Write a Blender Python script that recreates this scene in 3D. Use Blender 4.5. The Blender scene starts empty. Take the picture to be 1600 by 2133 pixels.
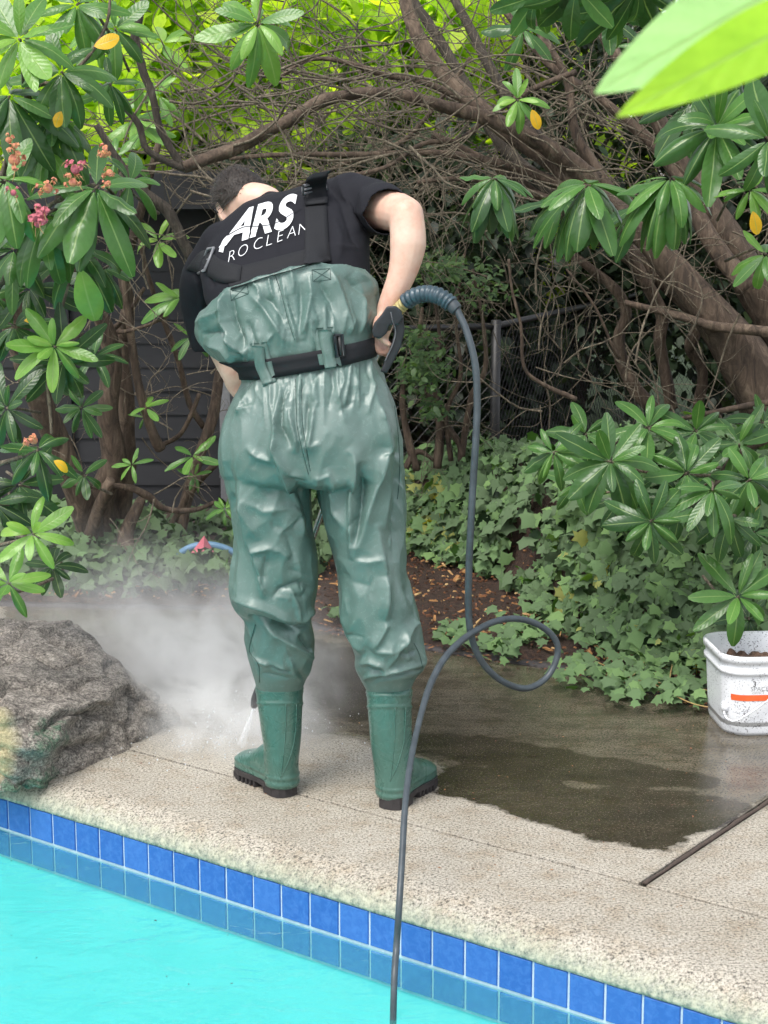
import bpy, math, random
import numpy as np
from mathutils import Vector, Matrix, noise
from mathutils.bvhtree import BVHTree
random.seed(7); RNG = np.random.default_rng(7)
rad = math.radians
S = bpy.context.scene
COL = S.collection

# ------------------------------------------------------------------ camera
FPX, PITCH, CAMH = 3560.0, 0.1806, 1.6
CX, CY = 800.0, 1066.5
cd = bpy.data.cameras.new("camera"); cam = bpy.data.objects.new("camera", cd); COL.objects.link(cam)
cam.location = (0, 0, CAMH); cam.rotation_euler = (math.pi/2 - PITCH, 0, 0)
cd.sensor_fit = 'VERTICAL'; cd.sensor_height = 36; cd.lens = FPX/2133*36
cd.clip_start = 0.05; cd.clip_end = 500
cd.dof.use_dof = True; cd.dof.focus_distance = 4.9; cd.dof.aperture_fstop = 13
S.camera = cam
# ------------------------------------------------------------------ light
SUN_EL, SUN_AZ = 58, 212       # azimuth, clockwise from +Y (camera looks along +Y)
w = bpy.data.worlds.new("World"); S.world = w; w.use_nodes = True
nt = w.node_tree; nt.nodes.clear()
wo = nt.nodes.new('ShaderNodeOutputWorld'); bg = nt.nodes.new('ShaderNodeBackground')
sk = nt.nodes.new('ShaderNodeTexSky'); sk.sky_type = 'NISHITA'; sk.sun_disc = False
sk.sun_elevation = rad(SUN_EL); sk.sun_rotation = rad(SUN_AZ); sk.dust_density = 1.5; sk.air_density = 1.0; sk.ozone_density = 1.0
hs = nt.nodes.new('ShaderNodeHueSaturation'); hs.inputs['Saturation'].default_value = 0.28
nt.links.new(sk.outputs[0], hs.inputs['Color']); nt.links.new(hs.outputs[0], bg.inputs[0])
bg.inputs[1].default_value = 0.13
nt.links.new(bg.outputs[0], wo.inputs[0])
sd = bpy.data.lights.new("sun", 'SUN'); sd.energy = 1.5; sd.angle = rad(28); sd.color = (1, .95, .88)
sun = bpy.data.objects.new("sun", sd); COL.objects.link(sun)
_d = Vector((math.sin(rad(SUN_AZ))*math.cos(rad(SUN_EL)), math.cos(rad(SUN_AZ))*math.cos(rad(SUN_EL)), math.sin(rad(SUN_EL))))
sun.rotation_euler = _d.to_track_quat('Z', 'Y').to_euler(); sun.location = _d*20
S.view_settings.view_transform = 'Standard'; S.view_settings.look = 'None'
S.view_settings.exposure = 1.1; S.view_settings.gamma = 1
S.cycles.use_denoising = True; S.cycles.use_adaptive_sampling = True; S.cycles.adaptive_threshold = .03; S.cycles.max_bounces = 8; S.cycles.transparent_max_bounces = 24
S.cycles.volume_step_rate = 2.0; S.cycles.volume_max_steps = 96; S.cycles.volume_bounces = 5
S.cycles.sample_clamp_indirect = 6

# ------------------------------------------------------------------ projection helpers
_c, _s = math.cos(PITCH), math.sin(PITCH)
FW = np.array([0, _c, -_s]); UP = np.array([0, _s, _c]); RT = np.array([1., 0, 0])
def ray(px, py):
    return FW + RT*((px-CX)/FPX) - UP*((py-CY)/FPX)
def P(px, py, Y):
    r = ray(px, py); return Vector(np.array([0, 0, CAMH]) + r*(Y/r[1]))
def G(px, py, z=0.0):
    r = ray(px, py); return Vector(np.array([0, 0, CAMH]) + r*((z-CAMH)/r[2]))
def proj(V):
    Q = np.asarray(V, float) - [0, 0, CAMH]; z = Q@FW
    return CX + FPX*(Q@RT)/z, CY - FPX*(Q@UP)/z
def pxm(px, Y): return px*Y/FPX     # pixel length to metres at depth Y

TH = -0.6393
D = np.array([math.cos(TH), math.sin(TH), 0]); N = np.array([-math.sin(TH), math.cos(TH), 0])
K = 1.6/1.7
DW, DJ, DROP, TS, T0, TJ = 3.2478*K, 3.6552*K, .07*K, .0972*K, -3.8232*K, -1.9082*K
def W(t, n, z=0): return D*t + N*n + np.array([0, 0, z])
def TN(v): v = np.asarray(v); return v@D, v@N

# ------------------------------------------------------------------ object helpers
def tag(o, label=None, cat=None, group=None, kind=None):
    if label: o['label'] = label
    if cat: o['category'] = cat
    if group: o['group'] = group
    if kind: o['kind'] = kind
    return o
def empty(name, loc=(0, 0, 0), label=None, cat=None, group=None):
    o = bpy.data.objects.new(name, None); COL.objects.link(o); o.location = loc; o.empty_display_size = .1
    return tag(o, label, cat, group)
def mk(name, V, F, mat, parent=None, smooth=True, attrs=None):
    """V array (n,3) world coords, F list of tuples or an (m,k) array"""
    me = bpy.data.meshes.new(name)
    V = np.asarray(V, np.float32).reshape(-1, 3)
    if isinstance(F, np.ndarray):
        m, k = F.shape
        me.vertices.add(len(V)); me.vertices.foreach_set('co', V.ravel())
        me.loops.add(m*k); me.loops.foreach_set('vertex_index', F.astype(np.int32).ravel())
        me.polygons.add(m); me.polygons.foreach_set('loop_start', np.arange(0, m*k, k, dtype=np.int32))
        me.update(calc_edges=True)
    else:
        me.from_pydata([tuple(map(float, v)) for v in V], [], F); me.update()
    me.polygons.foreach_set('use_smooth', np.full(len(me.polygons), smooth))
    if attrs:
        for k_, a in attrs.items():
            at = me.attributes.new(k_, 'FLOAT', 'POINT'); at.data.foreach_set('value', np.asarray(a, np.float32))
    me.materials.append(mat)
    o = bpy.data.objects.new(name, me); COL.objects.link(o)
    if parent:
        o.parent = parent
        pw = parent.location if not parent.parent else parent.location + parent.parent.location
        o.matrix_parent_inverse = Matrix.Translation(-Vector(pw)) if parent.type == 'EMPTY' else Matrix.Identity(4)
    return o
class MB:
    def __init__(s): s.V = []; s.F = []; s.n = 0
    def add(s, V, F):
        V = [tuple(v) for v in V]; s.V += V; s.F += [tuple(i+s.n for i in f) for f in F]; s.n += len(V); return s
    def build(s, name, mat, parent=None, smooth=True): return mk(name, np.array(s.V), s.F, mat, parent, smooth)
def box_vf(c, sx, sy, sz, R=None):
    V = [Vector((x*sx/2, y*sy/2, z*sz/2)) for x in (-1, 1) for y in (-1, 1) for z in (-1, 1)]
    if R is not None: V = [R@v for v in V]
    c = Vector(c); V = [v+c for v in V]
    return V, [(0, 1, 3, 2), (4, 6, 7, 5), (0, 4, 5, 1), (2, 3, 7, 6), (0, 2, 6, 4), (1, 5, 7, 3)]
def frameR(x, up=Vector((0, 0, 1))):
    x = Vector(x).normalized(); y = Vector(up).cross(x)
    if y.length < 1e-4: y = Vector((0, 1, 0)).cross(x)
    y.normalize(); z = x.cross(y)
    return Matrix((x, y, z)).transposed()
def smoothpath(pts, rr, n=4):
    pts = [Vector(p) for p in pts]
    if not hasattr(rr, '__len__'): rr = [rr]*len(pts)
    if len(rr) != len(pts):
        xs = np.linspace(0, 1, len(rr)); rr = list(np.interp(np.linspace(0, 1, len(pts)), xs, rr))
    O, RR = [], []
    for i in range(len(pts)-1):
        a = pts[max(i-1, 0)]; b = pts[i]; c = pts[i+1]; d = pts[min(i+2, len(pts)-1)]
        for k in range(n):
            t = k/n
            O.append(0.5*((2*b)+(c-a)*t+(2*a-5*b+4*c-d)*t*t+(3*b-3*c+d-a)*t**3)); RR.append(rr[i]*(1-t)+rr[i+1]*t)
    O.append(pts[-1]); RR.append(rr[-1])
    return O, RR
def tube_vf(pts, rr, seg=8, n=4, wob=0.0, cap=True, wr=0.0):
    O, RR = smoothpath(pts, rr, n)
    V, F = [], []
    t = (O[1]-O[0]).normalized(); u = t.orthogonal().normalized()
    for i, p in enumerate(O):
        t2 = (O[min(i+1, len(O)-1)]-O[max(i-1, 0)])
        t2 = t2.normalized() if t2.length > 1e-9 else t
        u = (u - t2*u.dot(t2)); u = u.normalized() if u.length > 1e-6 else t2.orthogonal().normalized()
        v = t2.cross(u); t = t2
        for k in range(seg):
            a = 2*math.pi*k/seg
            r = RR[i]
            if wr: 
                q = p*(.35/max(RR[0], .004)) + Vector((math.cos(a), math.sin(a), 0))*1.3
                r *= 1 + wr*noise.noise(q) 
            V.append(p + (u*math.cos(a)+v*math.sin(a))*r)
    m = len(O)
    for i in range(m-1):
        for k in range(seg):
            a = i*seg+k; b = i*seg+(k+1) % seg
            F.append((a, b, b+seg, a+seg))
    if cap:
        F.append(tuple(reversed(range(seg)))); F.append(tuple(range((m-1)*seg, m*seg)))
    return V, F
def ball_vf(c, r, nu=16, nv=10, R=None):
    """ellipsoid: c centre, r (rx,ry,rz)"""
    V = [Vector((0, 0, 1))]; F = []
    for j in range(1, nv):
        th = math.pi*j/nv
        for i in range(nu):
            a = 2*math.pi*i/nu; V.append(Vector((math.sin(th)*math.cos(a), math.sin(th)*math.sin(a), math.cos(th))))
    V.append(Vector((0, 0, -1)))
    for i in range(nu): F.append((0, 1+i, 1+(i+1) % nu))
    for j in range(nv-2):
        for i in range(nu):
            a = 1+j*nu+i; b = 1+j*nu+(i+1) % nu; F.append((a, a+nu, b+nu, b))
    L = len(V)-1
    for i in range(nu): F.append((L, L-nu+(i+1) % nu, L-nu+i))
    if not hasattr(r, '__len__'): r = (r, r, r)
    V = [Vector((v.x*r[0], v.y*r[1], v.z*r[2])) for v in V]
    if R is not None: V = [R@v for v in V]
    c = Vector(c)
    return [v+c for v in V], F
def limb(mb, pts, rr, seg=16, n=4):
    """tapered limb with round ends, for voxel union"""
    mb.add(*tube_vf(pts, rr, seg, n))
    rl = rr if hasattr(rr, '__len__') else [rr, rr]
    mb.add(*ball_vf(pts[0], rl[0]*.995)); mb.add(*ball_vf(pts[-1], rl[-1]*.995))
def remesh(mb, name, voxel, smooth_it=4, sf=.5):
    me = bpy.data.meshes.new(name); me.from_pydata([tuple(v) for v in mb.V], [], mb.F); me.update()
    o = bpy.data.objects.new(name, me); COL.objects.link(o)
    m = o.modifiers.new('r', 'REMESH'); m.mode = 'VOXEL'; m.voxel_size = voxel; m.adaptivity = 0
    if smooth_it:
        s = o.modifiers.new('s', 'SMOOTH'); s.iterations = smooth_it; s.factor = sf
    dg = bpy.context.evaluated_depsgraph_get(); e = o.evaluated_get(dg)
    m2 = bpy.data.meshes.new_from_object(e)
    bpy.data.objects.remove(o)
    n = len(m2.vertices); V = np.zeros(n*3, np.float32); m2.vertices.foreach_get('co', V); V = V.reshape(-1, 3)
    Nn = np.zeros(n*3, np.float32); m2.vertices.foreach_get('normal', Nn); Nn = Nn.reshape(-1, 3)
    F = [tuple(p.vertices) for p in m2.polygons]
    bpy.data.meshes.remove(m2)
    return V, Nn, F

# ------------------------------------------------------------------ materials
def mat(name):
    m = bpy.data.materials.new(name); m.use_nodes = True
    b = m.node_tree.nodes['Principled BSDF']; return m, m.node_tree, b
def nd(nt, t, **kw):
    n = nt.nodes.new(t)
    for k, v in kw.items():
        if hasattr(n, k): setattr(n, k, v)
    return n
def L(nt, a, b): nt.links.new(a, b)
def tex(nt, scale=5, detail=4, rough=.6, coord='Object', kind='ShaderNodeTexNoise', vec=None, stretch=None, dist=0):
    n = nd(nt, kind); n.inputs['Scale'].default_value = scale
    if 'Detail' in n.inputs: n.inputs['Detail'].default_value = detail
    if 'Roughness' in n.inputs: n.inputs['Roughness'].default_value = rough
    if dist and 'Distortion' in n.inputs: n.inputs['Distortion'].default_value = dist
    if vec is None:
        tc = nd(nt, 'ShaderNodeNewGeometry'); vec = tc.outputs['Position']
    if stretch:
        mp = nd(nt, 'ShaderNodeMapping'); mp.inputs['Scale'].default_value = stretch; L(nt, vec, mp.inputs[0]); vec = mp.outputs[0]
    L(nt, vec, n.inputs['Vector']); return n
def ramp(nt, fac, stops, interp='LINEAR'):
    r = nd(nt, 'ShaderNodeValToRGB'); r.color_ramp.interpolation = interp
    e = r.color_ramp.elements
    while len(e) > 1: e.remove(e[-1])
    for i, (p, c) in enumerate(stops):
        if not hasattr(c, '__len__'): c = (c, c, c)
        x = e[0] if i == 0 else e.new(p)
        x.position = p; x.color = (*c, 1)
    L(nt, fac, r.inputs[0]); return r
def mixc(nt, fac, a, b, mode='MIX'):
    m = nd(nt, 'ShaderNodeMix', data_type='RGBA', blend_type=mode)
    def put(s, v):
        if hasattr(v, 'is_linked') or hasattr(v, 'links'): L(nt, v, s)
        elif hasattr(v, '__len__'): s.default_value = (*v, 1)
        elif s.type == 'RGBA': s.default_value = (v, v, v, 1)
        else: s.default_value = v
    put(m.inputs[0], fac); put(m.inputs[6], a); put(m.inputs[7], b); return m.outputs[2]
def math_(nt, op, a, b=None, clamp=False):
    m = nd(nt, 'ShaderNodeMath', operation=op, use_clamp=clamp)
    for i, v in enumerate((a, b)):
        if v is None: continue
        if hasattr(v, 'links'): L(nt, v, m.inputs[i])
        else: m.inputs[i].default_value = v
    return m.outputs[0]
def bump(nt, b, h, strength=.4, dist=.01, prev=None):
    n = nd(nt, 'ShaderNodeBump'); n.inputs['Strength'].default_value = strength; n.inputs['Distance'].default_value = dist
    L(nt, h, n.inputs['Height'])
    if prev: L(nt, prev, n.inputs['Normal'])
    if b: L(nt, n.outputs[0], b.inputs['Normal'])
    return n.outputs[0]
def simple(name, c1, c2=None, scale=20, rough=.6, bs=.2, bd=.003, spec=.5, metal=0, stretch=None):
    m, nt, b = mat(name)
    t = tex(nt, scale, 6, .65, stretch=stretch)
    r = ramp(nt, t.outputs[0], [(.3, c1), (.7, c2 or tuple(x*.75 for x in c1))]); L(nt, r.outputs[0], b.inputs['Base Color'])
    b.inputs['Roughness'].default_value = rough; b.inputs['Metallic'].default_value = metal
    b.inputs['Specular IOR Level'].default_value = spec
    if bs: bump(nt, b, t.outputs[0], bs, bd)
    return m

def attr(nt, name):
    a = nd(nt, 'ShaderNodeAttribute'); a.attribute_name = name; return a.outputs['Fac']
def leaf_mat(name, stops, under, rough=.35, trans=.3, veins=True, tcol=None):
    m, nt, b = mat(name)
    r = ramp(nt, attr(nt, 'rnd'), stops); col = r.outputs[0]
    pn = tex(nt, 30, 4, .6)
    col = mixc(nt, ramp(nt, pn.outputs[0], [(.35, 0), (.75, .5)]).outputs[0], col, mixc(nt, 1, col, (.55, .65, .5), 'MULTIPLY'))
    if veins:
        au = math_(nt, 'ABSOLUTE', attr(nt, 'lu'))
        mid = ramp(nt, au, [(.0, 1), (.045, .8), (.09, 0)])
        col = mixc(nt, math_(nt, 'MULTIPLY', mid.outputs[0], .55), col, (.30, .42, .14))
        # lateral veins, angled forward
        ph = math_(nt, 'SUBTRACT', math_(nt, 'MULTIPLY', attr(nt, 'lv'), 60), math_(nt, 'MULTIPLY', au, 9))
        sn = math_(nt, 'SINE', ph)
        hgt = math_(nt, 'ADD', math_(nt, 'MULTIPLY', sn, .35), math_(nt, 'MULTIPLY', mid.outputs[0], -1.0))
        hgt = math_(nt, 'ADD', hgt, math_(nt, 'MULTIPLY', tex(nt, 60, 3).outputs[0], 1.2))
        bump(nt, b, hgt, .28, .0015)
    geo = nd(nt, 'ShaderNodeNewGeometry')
    col2 = mixc(nt, geo.outputs['Backfacing'], col, mixc(nt, .55, col, under))
    L(nt, col2, b.inputs['Base Color'])
    rr = math_(nt, 'ADD', math_(nt, 'MULTIPLY', geo.outputs['Backfacing'], .3), rough); L(nt, rr, b.inputs['Roughness'])
    b.inputs['Specular IOR Level'].default_value = .5
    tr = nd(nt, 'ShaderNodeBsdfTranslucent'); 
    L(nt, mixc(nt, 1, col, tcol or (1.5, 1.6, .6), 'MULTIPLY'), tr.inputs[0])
    mx = nd(nt, 'ShaderNodeMixShader'); mx.inputs[0].default_value = trans
    out = nt.nodes['Material Output']; L(nt, b.outputs[0], mx.inputs[1]); L(nt, tr.outputs[0], mx.inputs[2]); L(nt, mx.outputs[0], out.inputs[0])
    return m

M = {}
M['rhodo'] = leaf_mat('rhododendron leaf', [(0, (.014, .042, .014)), (.35, (.04, .11, .028)), (.65, (.095, .23, .045)), (.88, (.21, .40, .07)), (.94, (.26, .44, .07)), (.97, (.75, .42, .02)), (1, (.8, .45, .02))], (.30, .40, .22), .3, .22)
M['ivy'] = leaf_mat('ivy leaf', [(0, (.006, .02, .006)), (.4, (.024, .072, .014)), (.75, (.08, .19, .035)), (.95, (.18, .33, .06)), (.97, (.22, .38, .08)), (1, (.5, .42, .05))], (.2, .3, .15), .55, .20, False)
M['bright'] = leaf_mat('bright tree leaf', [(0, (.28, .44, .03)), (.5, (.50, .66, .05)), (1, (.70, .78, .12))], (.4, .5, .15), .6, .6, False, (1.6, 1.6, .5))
M['midleaf'] = leaf_mat('mid green leaf', [(0, (.03, .07, .025)), (.6, (.08, .15, .05)), (1, (.18, .28, .08))], (.2, .3, .1), .5, .35, False)
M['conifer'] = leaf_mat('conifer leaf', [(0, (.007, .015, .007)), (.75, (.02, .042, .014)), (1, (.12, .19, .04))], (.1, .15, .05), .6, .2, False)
def bark(name, c1, c2, c3, sc=1.0):
    m, nt, b = mat(name)
    t = tex(nt, 26*sc, 9, .68, stretch=(1, 1, .3), dist=1.2); t2 = tex(nt, 6*sc, 4, .6)
    r = ramp(nt, t.outputs[0], [(.32, c1), (.5, c2), (.72, c3)])
    col = mixc(nt, ramp(nt, t2.outputs[0], [(.4, 0), (.7, .6)]).outputs[0], r.outputs[0], tuple(x*.55 for x in c2))
    L(nt, col, b.inputs['Base Color']); b.inputs['Roughness'].default_value = .85
    bump(nt, b, t.outputs[0], .9, .012); return m
M['bark'] = bark('reddish bark', (.022, .015, .011), (.095, .065, .045), (.23, .17, .12))
M['barkd'] = bark('dark bark', (.02, .017, .013), (.06, .048, .036), (.13, .11, .085), 1.6)
M['twig'] = bark('twig bark', (.03, .024, .018), (.15, .122, .085), (.38, .32, .23), 2.2)
M['flower'] = simple('faded flower', (.62, .20, .16), (.55, .26, .10), 60, .8, .4)
M['flowerp'] = simple('faded pink flower', (.55, .16, .20), (.42, .10, .13), 60, .8, .4)
M['stalk'] = simple('flower stalk', (.35, .30, .10), (.4, .22, .1), 40, .7, 0)
M['siding'] = simple('dark painted siding', (.008, .0085, .011), (.015, .015, .018), 14, .55, .15, .002, stretch=(.15, .15, 1))
M['trimgrey'] = simple('grey trim', (.16, .16, .17), (.11, .11, .12), 12, .6)
M['black'] = simple('black powder coat', (.012, .012, .013), (.02, .02, .02), 30, .45)
M['galv'] = simple('galvanised post', (.35, .35, .36), (.25, .25, .27), 30, .4, 0, metal=.6)

def fabric(name, c, rough=.85, weave=900, amt=.25):
    m, nt, b = mat(name)
    t = tex(nt, 18, 5); v = tex(nt, weave, 2)
    col = mixc(nt, t.outputs[0], tuple(x*.8 for x in c), tuple(x*1.2 for x in c)); L(nt, col, b.inputs['Base Color'])
    b.inputs['Roughness'].default_value = rough; b.inputs['Specular IOR Level'].default_value = .3
    h = math_(nt, 'ADD', t.outputs[0], math_(nt, 'MULTIPLY', v.outputs[0], .3)); bump(nt, b, h, amt, .004); return m
M['shirt'] = fabric('black cotton', (.009, .0095, .014))
M['web'] = fabric('black webbing', (.013, .014, .017), .75, 1400, .4)
M['print'] = simple('white shirt print', (.78, .80, .82), (.7, .72, .75), 50, .7, .1)
M['buckle'] = simple('grey plastic buckle', (.16, .17, .18), (.22, .22, .24), 60, .35, 0)
M['rubberblack'] = simple('black rubber sole', (.02, .018, .02), (.04, .035, .035), 40, .6)
def skin():
    m, nt, b = mat('skin'); t = tex(nt, 13, 6, .7); t2 = tex(nt, 220, 3)
    r = ramp(nt, t.outputs[0], [(.3, (.62, .31, .23)), (.5, (.68, .44, .34)), (.7, (.72, .52, .42))])
    L(nt, r.outputs[0], b.inputs['Base Color']); b.inputs['Roughness'].default_value = .5
    b.inputs['Subsurface Weight'].default_value = .12; b.inputs['Subsurface Radius'].default_value = (.02, .008, .004); b.inputs['Subsurface Scale'].default_value = .4
    bump(nt, b, t2.outputs[0], .15, .001); return m
M['skin'] = skin()
def hairm():
    m, nt, b = mat('dark hair'); t = tex(nt, 260, 4, stretch=(1, .25, .25))
    L(nt, ramp(nt, t.outputs[0], [(.3, (.008, .006, .005)), (.8, (.05, .036, .028))]).outputs[0], b.inputs['Base Color']); b.inputs['Roughness'].default_value = .55
    bump(nt, b, t.outputs[0], .8, .004); return m
M['hair'] = hairm()
def waderm(name, base, worn, rough):
    m, nt, b = mat(name)
    t = tex(nt, 3.2, 5, .6); t2 = tex(nt, 90, 6, .7); t3 = tex(nt, 14, 8, .7, dist=1.5)
    f = ramp(nt, t.outputs[0], [(.35, .1), (.65, .8)]).outputs[0]
    col = mixc(nt, f, base, worn)
    scr = ramp(nt, t3.outputs[0], [(.485, 0), (.5, .35), (.515, 0)]).outputs[0]
    col = mixc(nt, math_(nt, 'MULTIPLY', scr, ramp(nt, t2.outputs[0], [(.45, 0), (.6, 1)]).outputs[0]), col, tuple(min(1, x*1.8+.08) for x in worn))
    L(nt, col, b.inputs['Base Color'])
    rr = ramp(nt, t3.outputs[0], [(.3, rough-.08), (.7, rough+.1)]); L(nt, rr.outputs[0], b.inputs['Roughness'])
    b.inputs['Specular IOR Level'].default_value = .8; b.inputs['Coat Weight'].default_value = .35; b.inputs['Coat Roughness'].default_value = .55
    n1 = bump(nt, None, t3.outputs[0], .25, .006); bump(nt, b, t2.outputs[0], .12, .0012, n1); return m
M['wader'] = waderm('green coated wader fabric', (.050, .118, .098), (.125, .185, .165), .42)
M['boot'] = waderm('green rubber', (.024, .098, .074), (.07, .155, .125), .28)
M['gun'] = simple('black gun plastic', (.012, .014, .017), (.02, .024, .03), 40, .38, .1)
M['steel'] = simple('stainless tube', (.5, .5, .5), (.4, .4, .42), 30, .25, 0, metal=1)
M['brass'] = simple('pale yellow ribbed sleeve', (.55, .47, .22), (.4, .33, .13), 60, .45, .1)
M['springm'] = simple('blue-black strain relief', (.03, .05, .065), (.045, .085, .11), 30, .35, .1)
M['hose'] = simple('grey rubber hose', (.035, .045, .053), (.065, .082, .095), 30, .42, .25, .002)
M['bluehose'] = simple('blue hose', (.10, .22, .38), (.14, .28, .42), 30, .4)
M['pink'] = simple('faded pink plastic', (.62, .16, .20), (.5, .12, .16), 20, .6)

def deck_mat(name, stain=False):
    m, nt, b = mat(name)
    fine = tex(nt, 420, 3, .7); med = tex(nt, 150, 5, .75); big = tex(nt, 2.6, 5, .6); vor = tex(nt, 210, kind='ShaderNodeTexVoronoi')
    base = mixc(nt, ramp(nt, big.outputs[0], [(.35, 0), (.7, 1)]).outputs[0], (.45, .405, .33), (.575, .535, .46))
    sp = ramp(nt, med.outputs[0], [(.37, .10), (.45, .60), (.52, .95), (.64, 1.22)])
    base = mixc(nt, 1, base, sp.outputs[0], 'MULTIPLY')
    sta = tex(nt, 11, 6, .72); base = mixc(nt, ramp(nt, sta.outputs[0], [(.48, 0), (.68, .55)]).outputs[0], base, mixc(nt, 1, base, (.66, .55, .42), 'MULTIPLY'))
    sp2 = ramp(nt, fine.outputs[0], [(.36, .45), (.46, .95), (.65, 1.1)]); base = mixc(nt, .8, base, sp2.outputs[0], 'MULTIPLY')
    nz = tex(nt, 9, 6, .65); nz2 = tex(nt, 1.8, 3)
    wob = math_(nt, 'MULTIPLY', math_(nt, 'SUBTRACT', nz.outputs[0], .5), .14)
    if stain:
        w2 = math_(nt, 'ADD', attr(nt, 'w2'), wob); w1 = math_(nt, 'ADD', attr(nt, 'w1'), wob)
        m2 = ramp(nt, w2, [(.46, 0), (.54, 1)]).outputs[0]; m1 = ramp(nt, w1, [(.485, 0), (.505, 1)]).outputs[0]
        streak = tex(nt, 12, 8, .75, stretch=(.5, 1, 1), dist=.2)
        ol = mixc(nt, ramp(nt, streak.outputs[0], [(.38, 0), (.62, 1)]).outputs[0], (.20, .19, .165), (.37, .345, .305))
        c2 = mixc(nt, 1, base, ol, 'MULTIPLY')
        dk = mixc(nt, 1, base, mixc(nt, ramp(nt, streak.outputs[0], [(.3, 0), (.7, 1)]).outputs[0], (.07, .065, .06), (.20, .175, .15)), 'MULTIPLY')
        base = mixc(nt, m2, base, c2); base = mixc(nt, m1, base, dk)
        grit = ramp(nt, vor.outputs[0], [(.0, 1), (.07, .9), (.1, 0)]).outputs[0]
        gsel = ramp(nt, tex(nt, 30, 3).outputs[0], [(.52, 0), (.6, 1)]).outputs[0]
        base = mixc(nt, math_(nt, 'MULTIPLY', math_(nt, 'MULTIPLY', grit, gsel), .75), base, (.55, .50, .42))
        rgh = mixc(nt, m2, .85, ramp(nt, big.outputs[0], [(.4, .03), (.65, .14)]).outputs[0]); rgh = mixc(nt, m1, rgh, ramp(nt, med.outputs[0], [(.4, .05), (.65, .32)]).outputs[0])
        L(nt, rgh, b.inputs['Roughness'])
        wet = math_(nt, 'MAXIMUM', m1, m2)
        bs = math_(nt, 'SUBTRACT', .55, math_(nt, 'MULTIPLY', wet, .49))
    else:
        b.inputs['Roughness'].default_value = .85; bs = None
    L(nt, base, b.inputs['Base Color'])
    h = math_(nt, 'ADD', fine.outputs[0], math_(nt, 'MULTIPLY', med.outputs[0], 1.2))
    n = nd(nt, 'ShaderNodeBump'); n.inputs['Distance'].default_value = .004; L(nt, h, n.inputs['Height'])
    if bs is not None: L(nt, bs, n.inputs['Strength'])
    else: n.inputs['Strength'].default_value = .55
    L(nt, n.outputs[0], b.inputs['Normal'])
    return m, nt, b, base
M['deck'] = deck_mat('exposed aggregate deck', True)[0]
mm, nt_, b_, base_ = deck_mat('coping concrete')
# algae green on the nosing face: attribute 'alg'
g = tex(nt_, 60, 6, .7)
ga = math_(nt_, 'ADD', attr(nt_, 'alg'), math_(nt_, 'MULTIPLY', math_(nt_, 'SUBTRACT', g.outputs[0], .5), 1.0))
L(nt_, mixc(nt_, ramp(nt_, ga, [(.5, 0), (.95, .85)]).outputs[0], base_, mixc(nt_, ramp(nt_, g.outputs[0], [(.4, 0), (.6, 1)]).outputs[0], (.13, .20, .16), (.50, .50, .38))), b_.inputs['Base Color'])
M['coping'] = mm
M['jointm'] = simple('dark joint filler', (.05, .035, .03), (.10, .075, .06), 90, .9, .5, .004)
def tilem():
    m, nt, b = mat('blue glazed tile'); t = tex(nt, 55, 5, .6, dist=.5)
    r = ramp(nt, attr(nt, 'rnd'), [(0, (.028, .11, .38)), (.8, (.04, .135, .43)), (1, (.065, .18, .49))])
    col = mixc(nt, ramp(nt, t.outputs[0], [(.42, 0), (.7, .22)]).outputs[0], r.outputs[0], (.12, .28, .68))
    L(nt, col, b.inputs['Base Color']); b.inputs['Roughness'].default_value = .22; bump(nt, b, t.outputs[0], .25, .002); return m
M['tile'] = tilem()
M['grout'] = simple('white grout', (.50, .60, .66), (.34, .46, .56), 80, .8)
M['plaster'] = simple('cyan pool plaster', (.20, .80, .78), (.14, .74, .73), 1.5, .8, 0)
def waterm():
    m, nt, b = mat('pool water'); nt.nodes.remove(b)
    out = nt.nodes['Material Output']
    t = tex(nt, 5, 4, .5, stretch=(1, 1.5, 1), dist=.6); t2 = tex(nt, 26, 2, .5)
    h = math_(nt, 'ADD', t.outputs[0], math_(nt, 'MULTIPLY', t2.outputs[0], .15))
    bn = nd(nt, 'ShaderNodeBump'); bn.inputs['Strength'].default_value = .5; bn.inputs['Distance'].default_value = .03; L(nt, h, bn.inputs['Height'])
    tr = nd(nt, 'ShaderNodeBsdfTransparent'); tr.inputs[0].default_value = (.86, .98, 1, 1)
    df = nd(nt, 'ShaderNodeBsdfDiffuse'); df.inputs[0].default_value = (.22, .80, .78, 1)
    gl = nd(nt, 'ShaderNodeBsdfGlossy'); gl.inputs['Roughness'].default_value = .03; L(nt, bn.outputs[0], gl.inputs['Normal'])
    fr = nd(nt, 'ShaderNodeFresnel'); fr.inputs[0].default_value = 1.33; L(nt, bn.outputs[0], fr.inputs['Normal'])
    mx0 = nd(nt, 'ShaderNodeMixShader'); mx0.inputs[0].default_value = .14; L(nt, tr.outputs[0], mx0.inputs[1]); L(nt, df.outputs[0], mx0.inputs[2])
    mx = nd(nt, 'ShaderNodeMixShader'); L(nt, fr.outputs[0], mx.inputs[0]); L(nt, mx0.outputs[0], mx.inputs[1]); L(nt, gl.outputs[0], mx.inputs[2]); L(nt, mx.outputs[0], out.inputs[0])
    return m
M['water'] = waterm()
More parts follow.
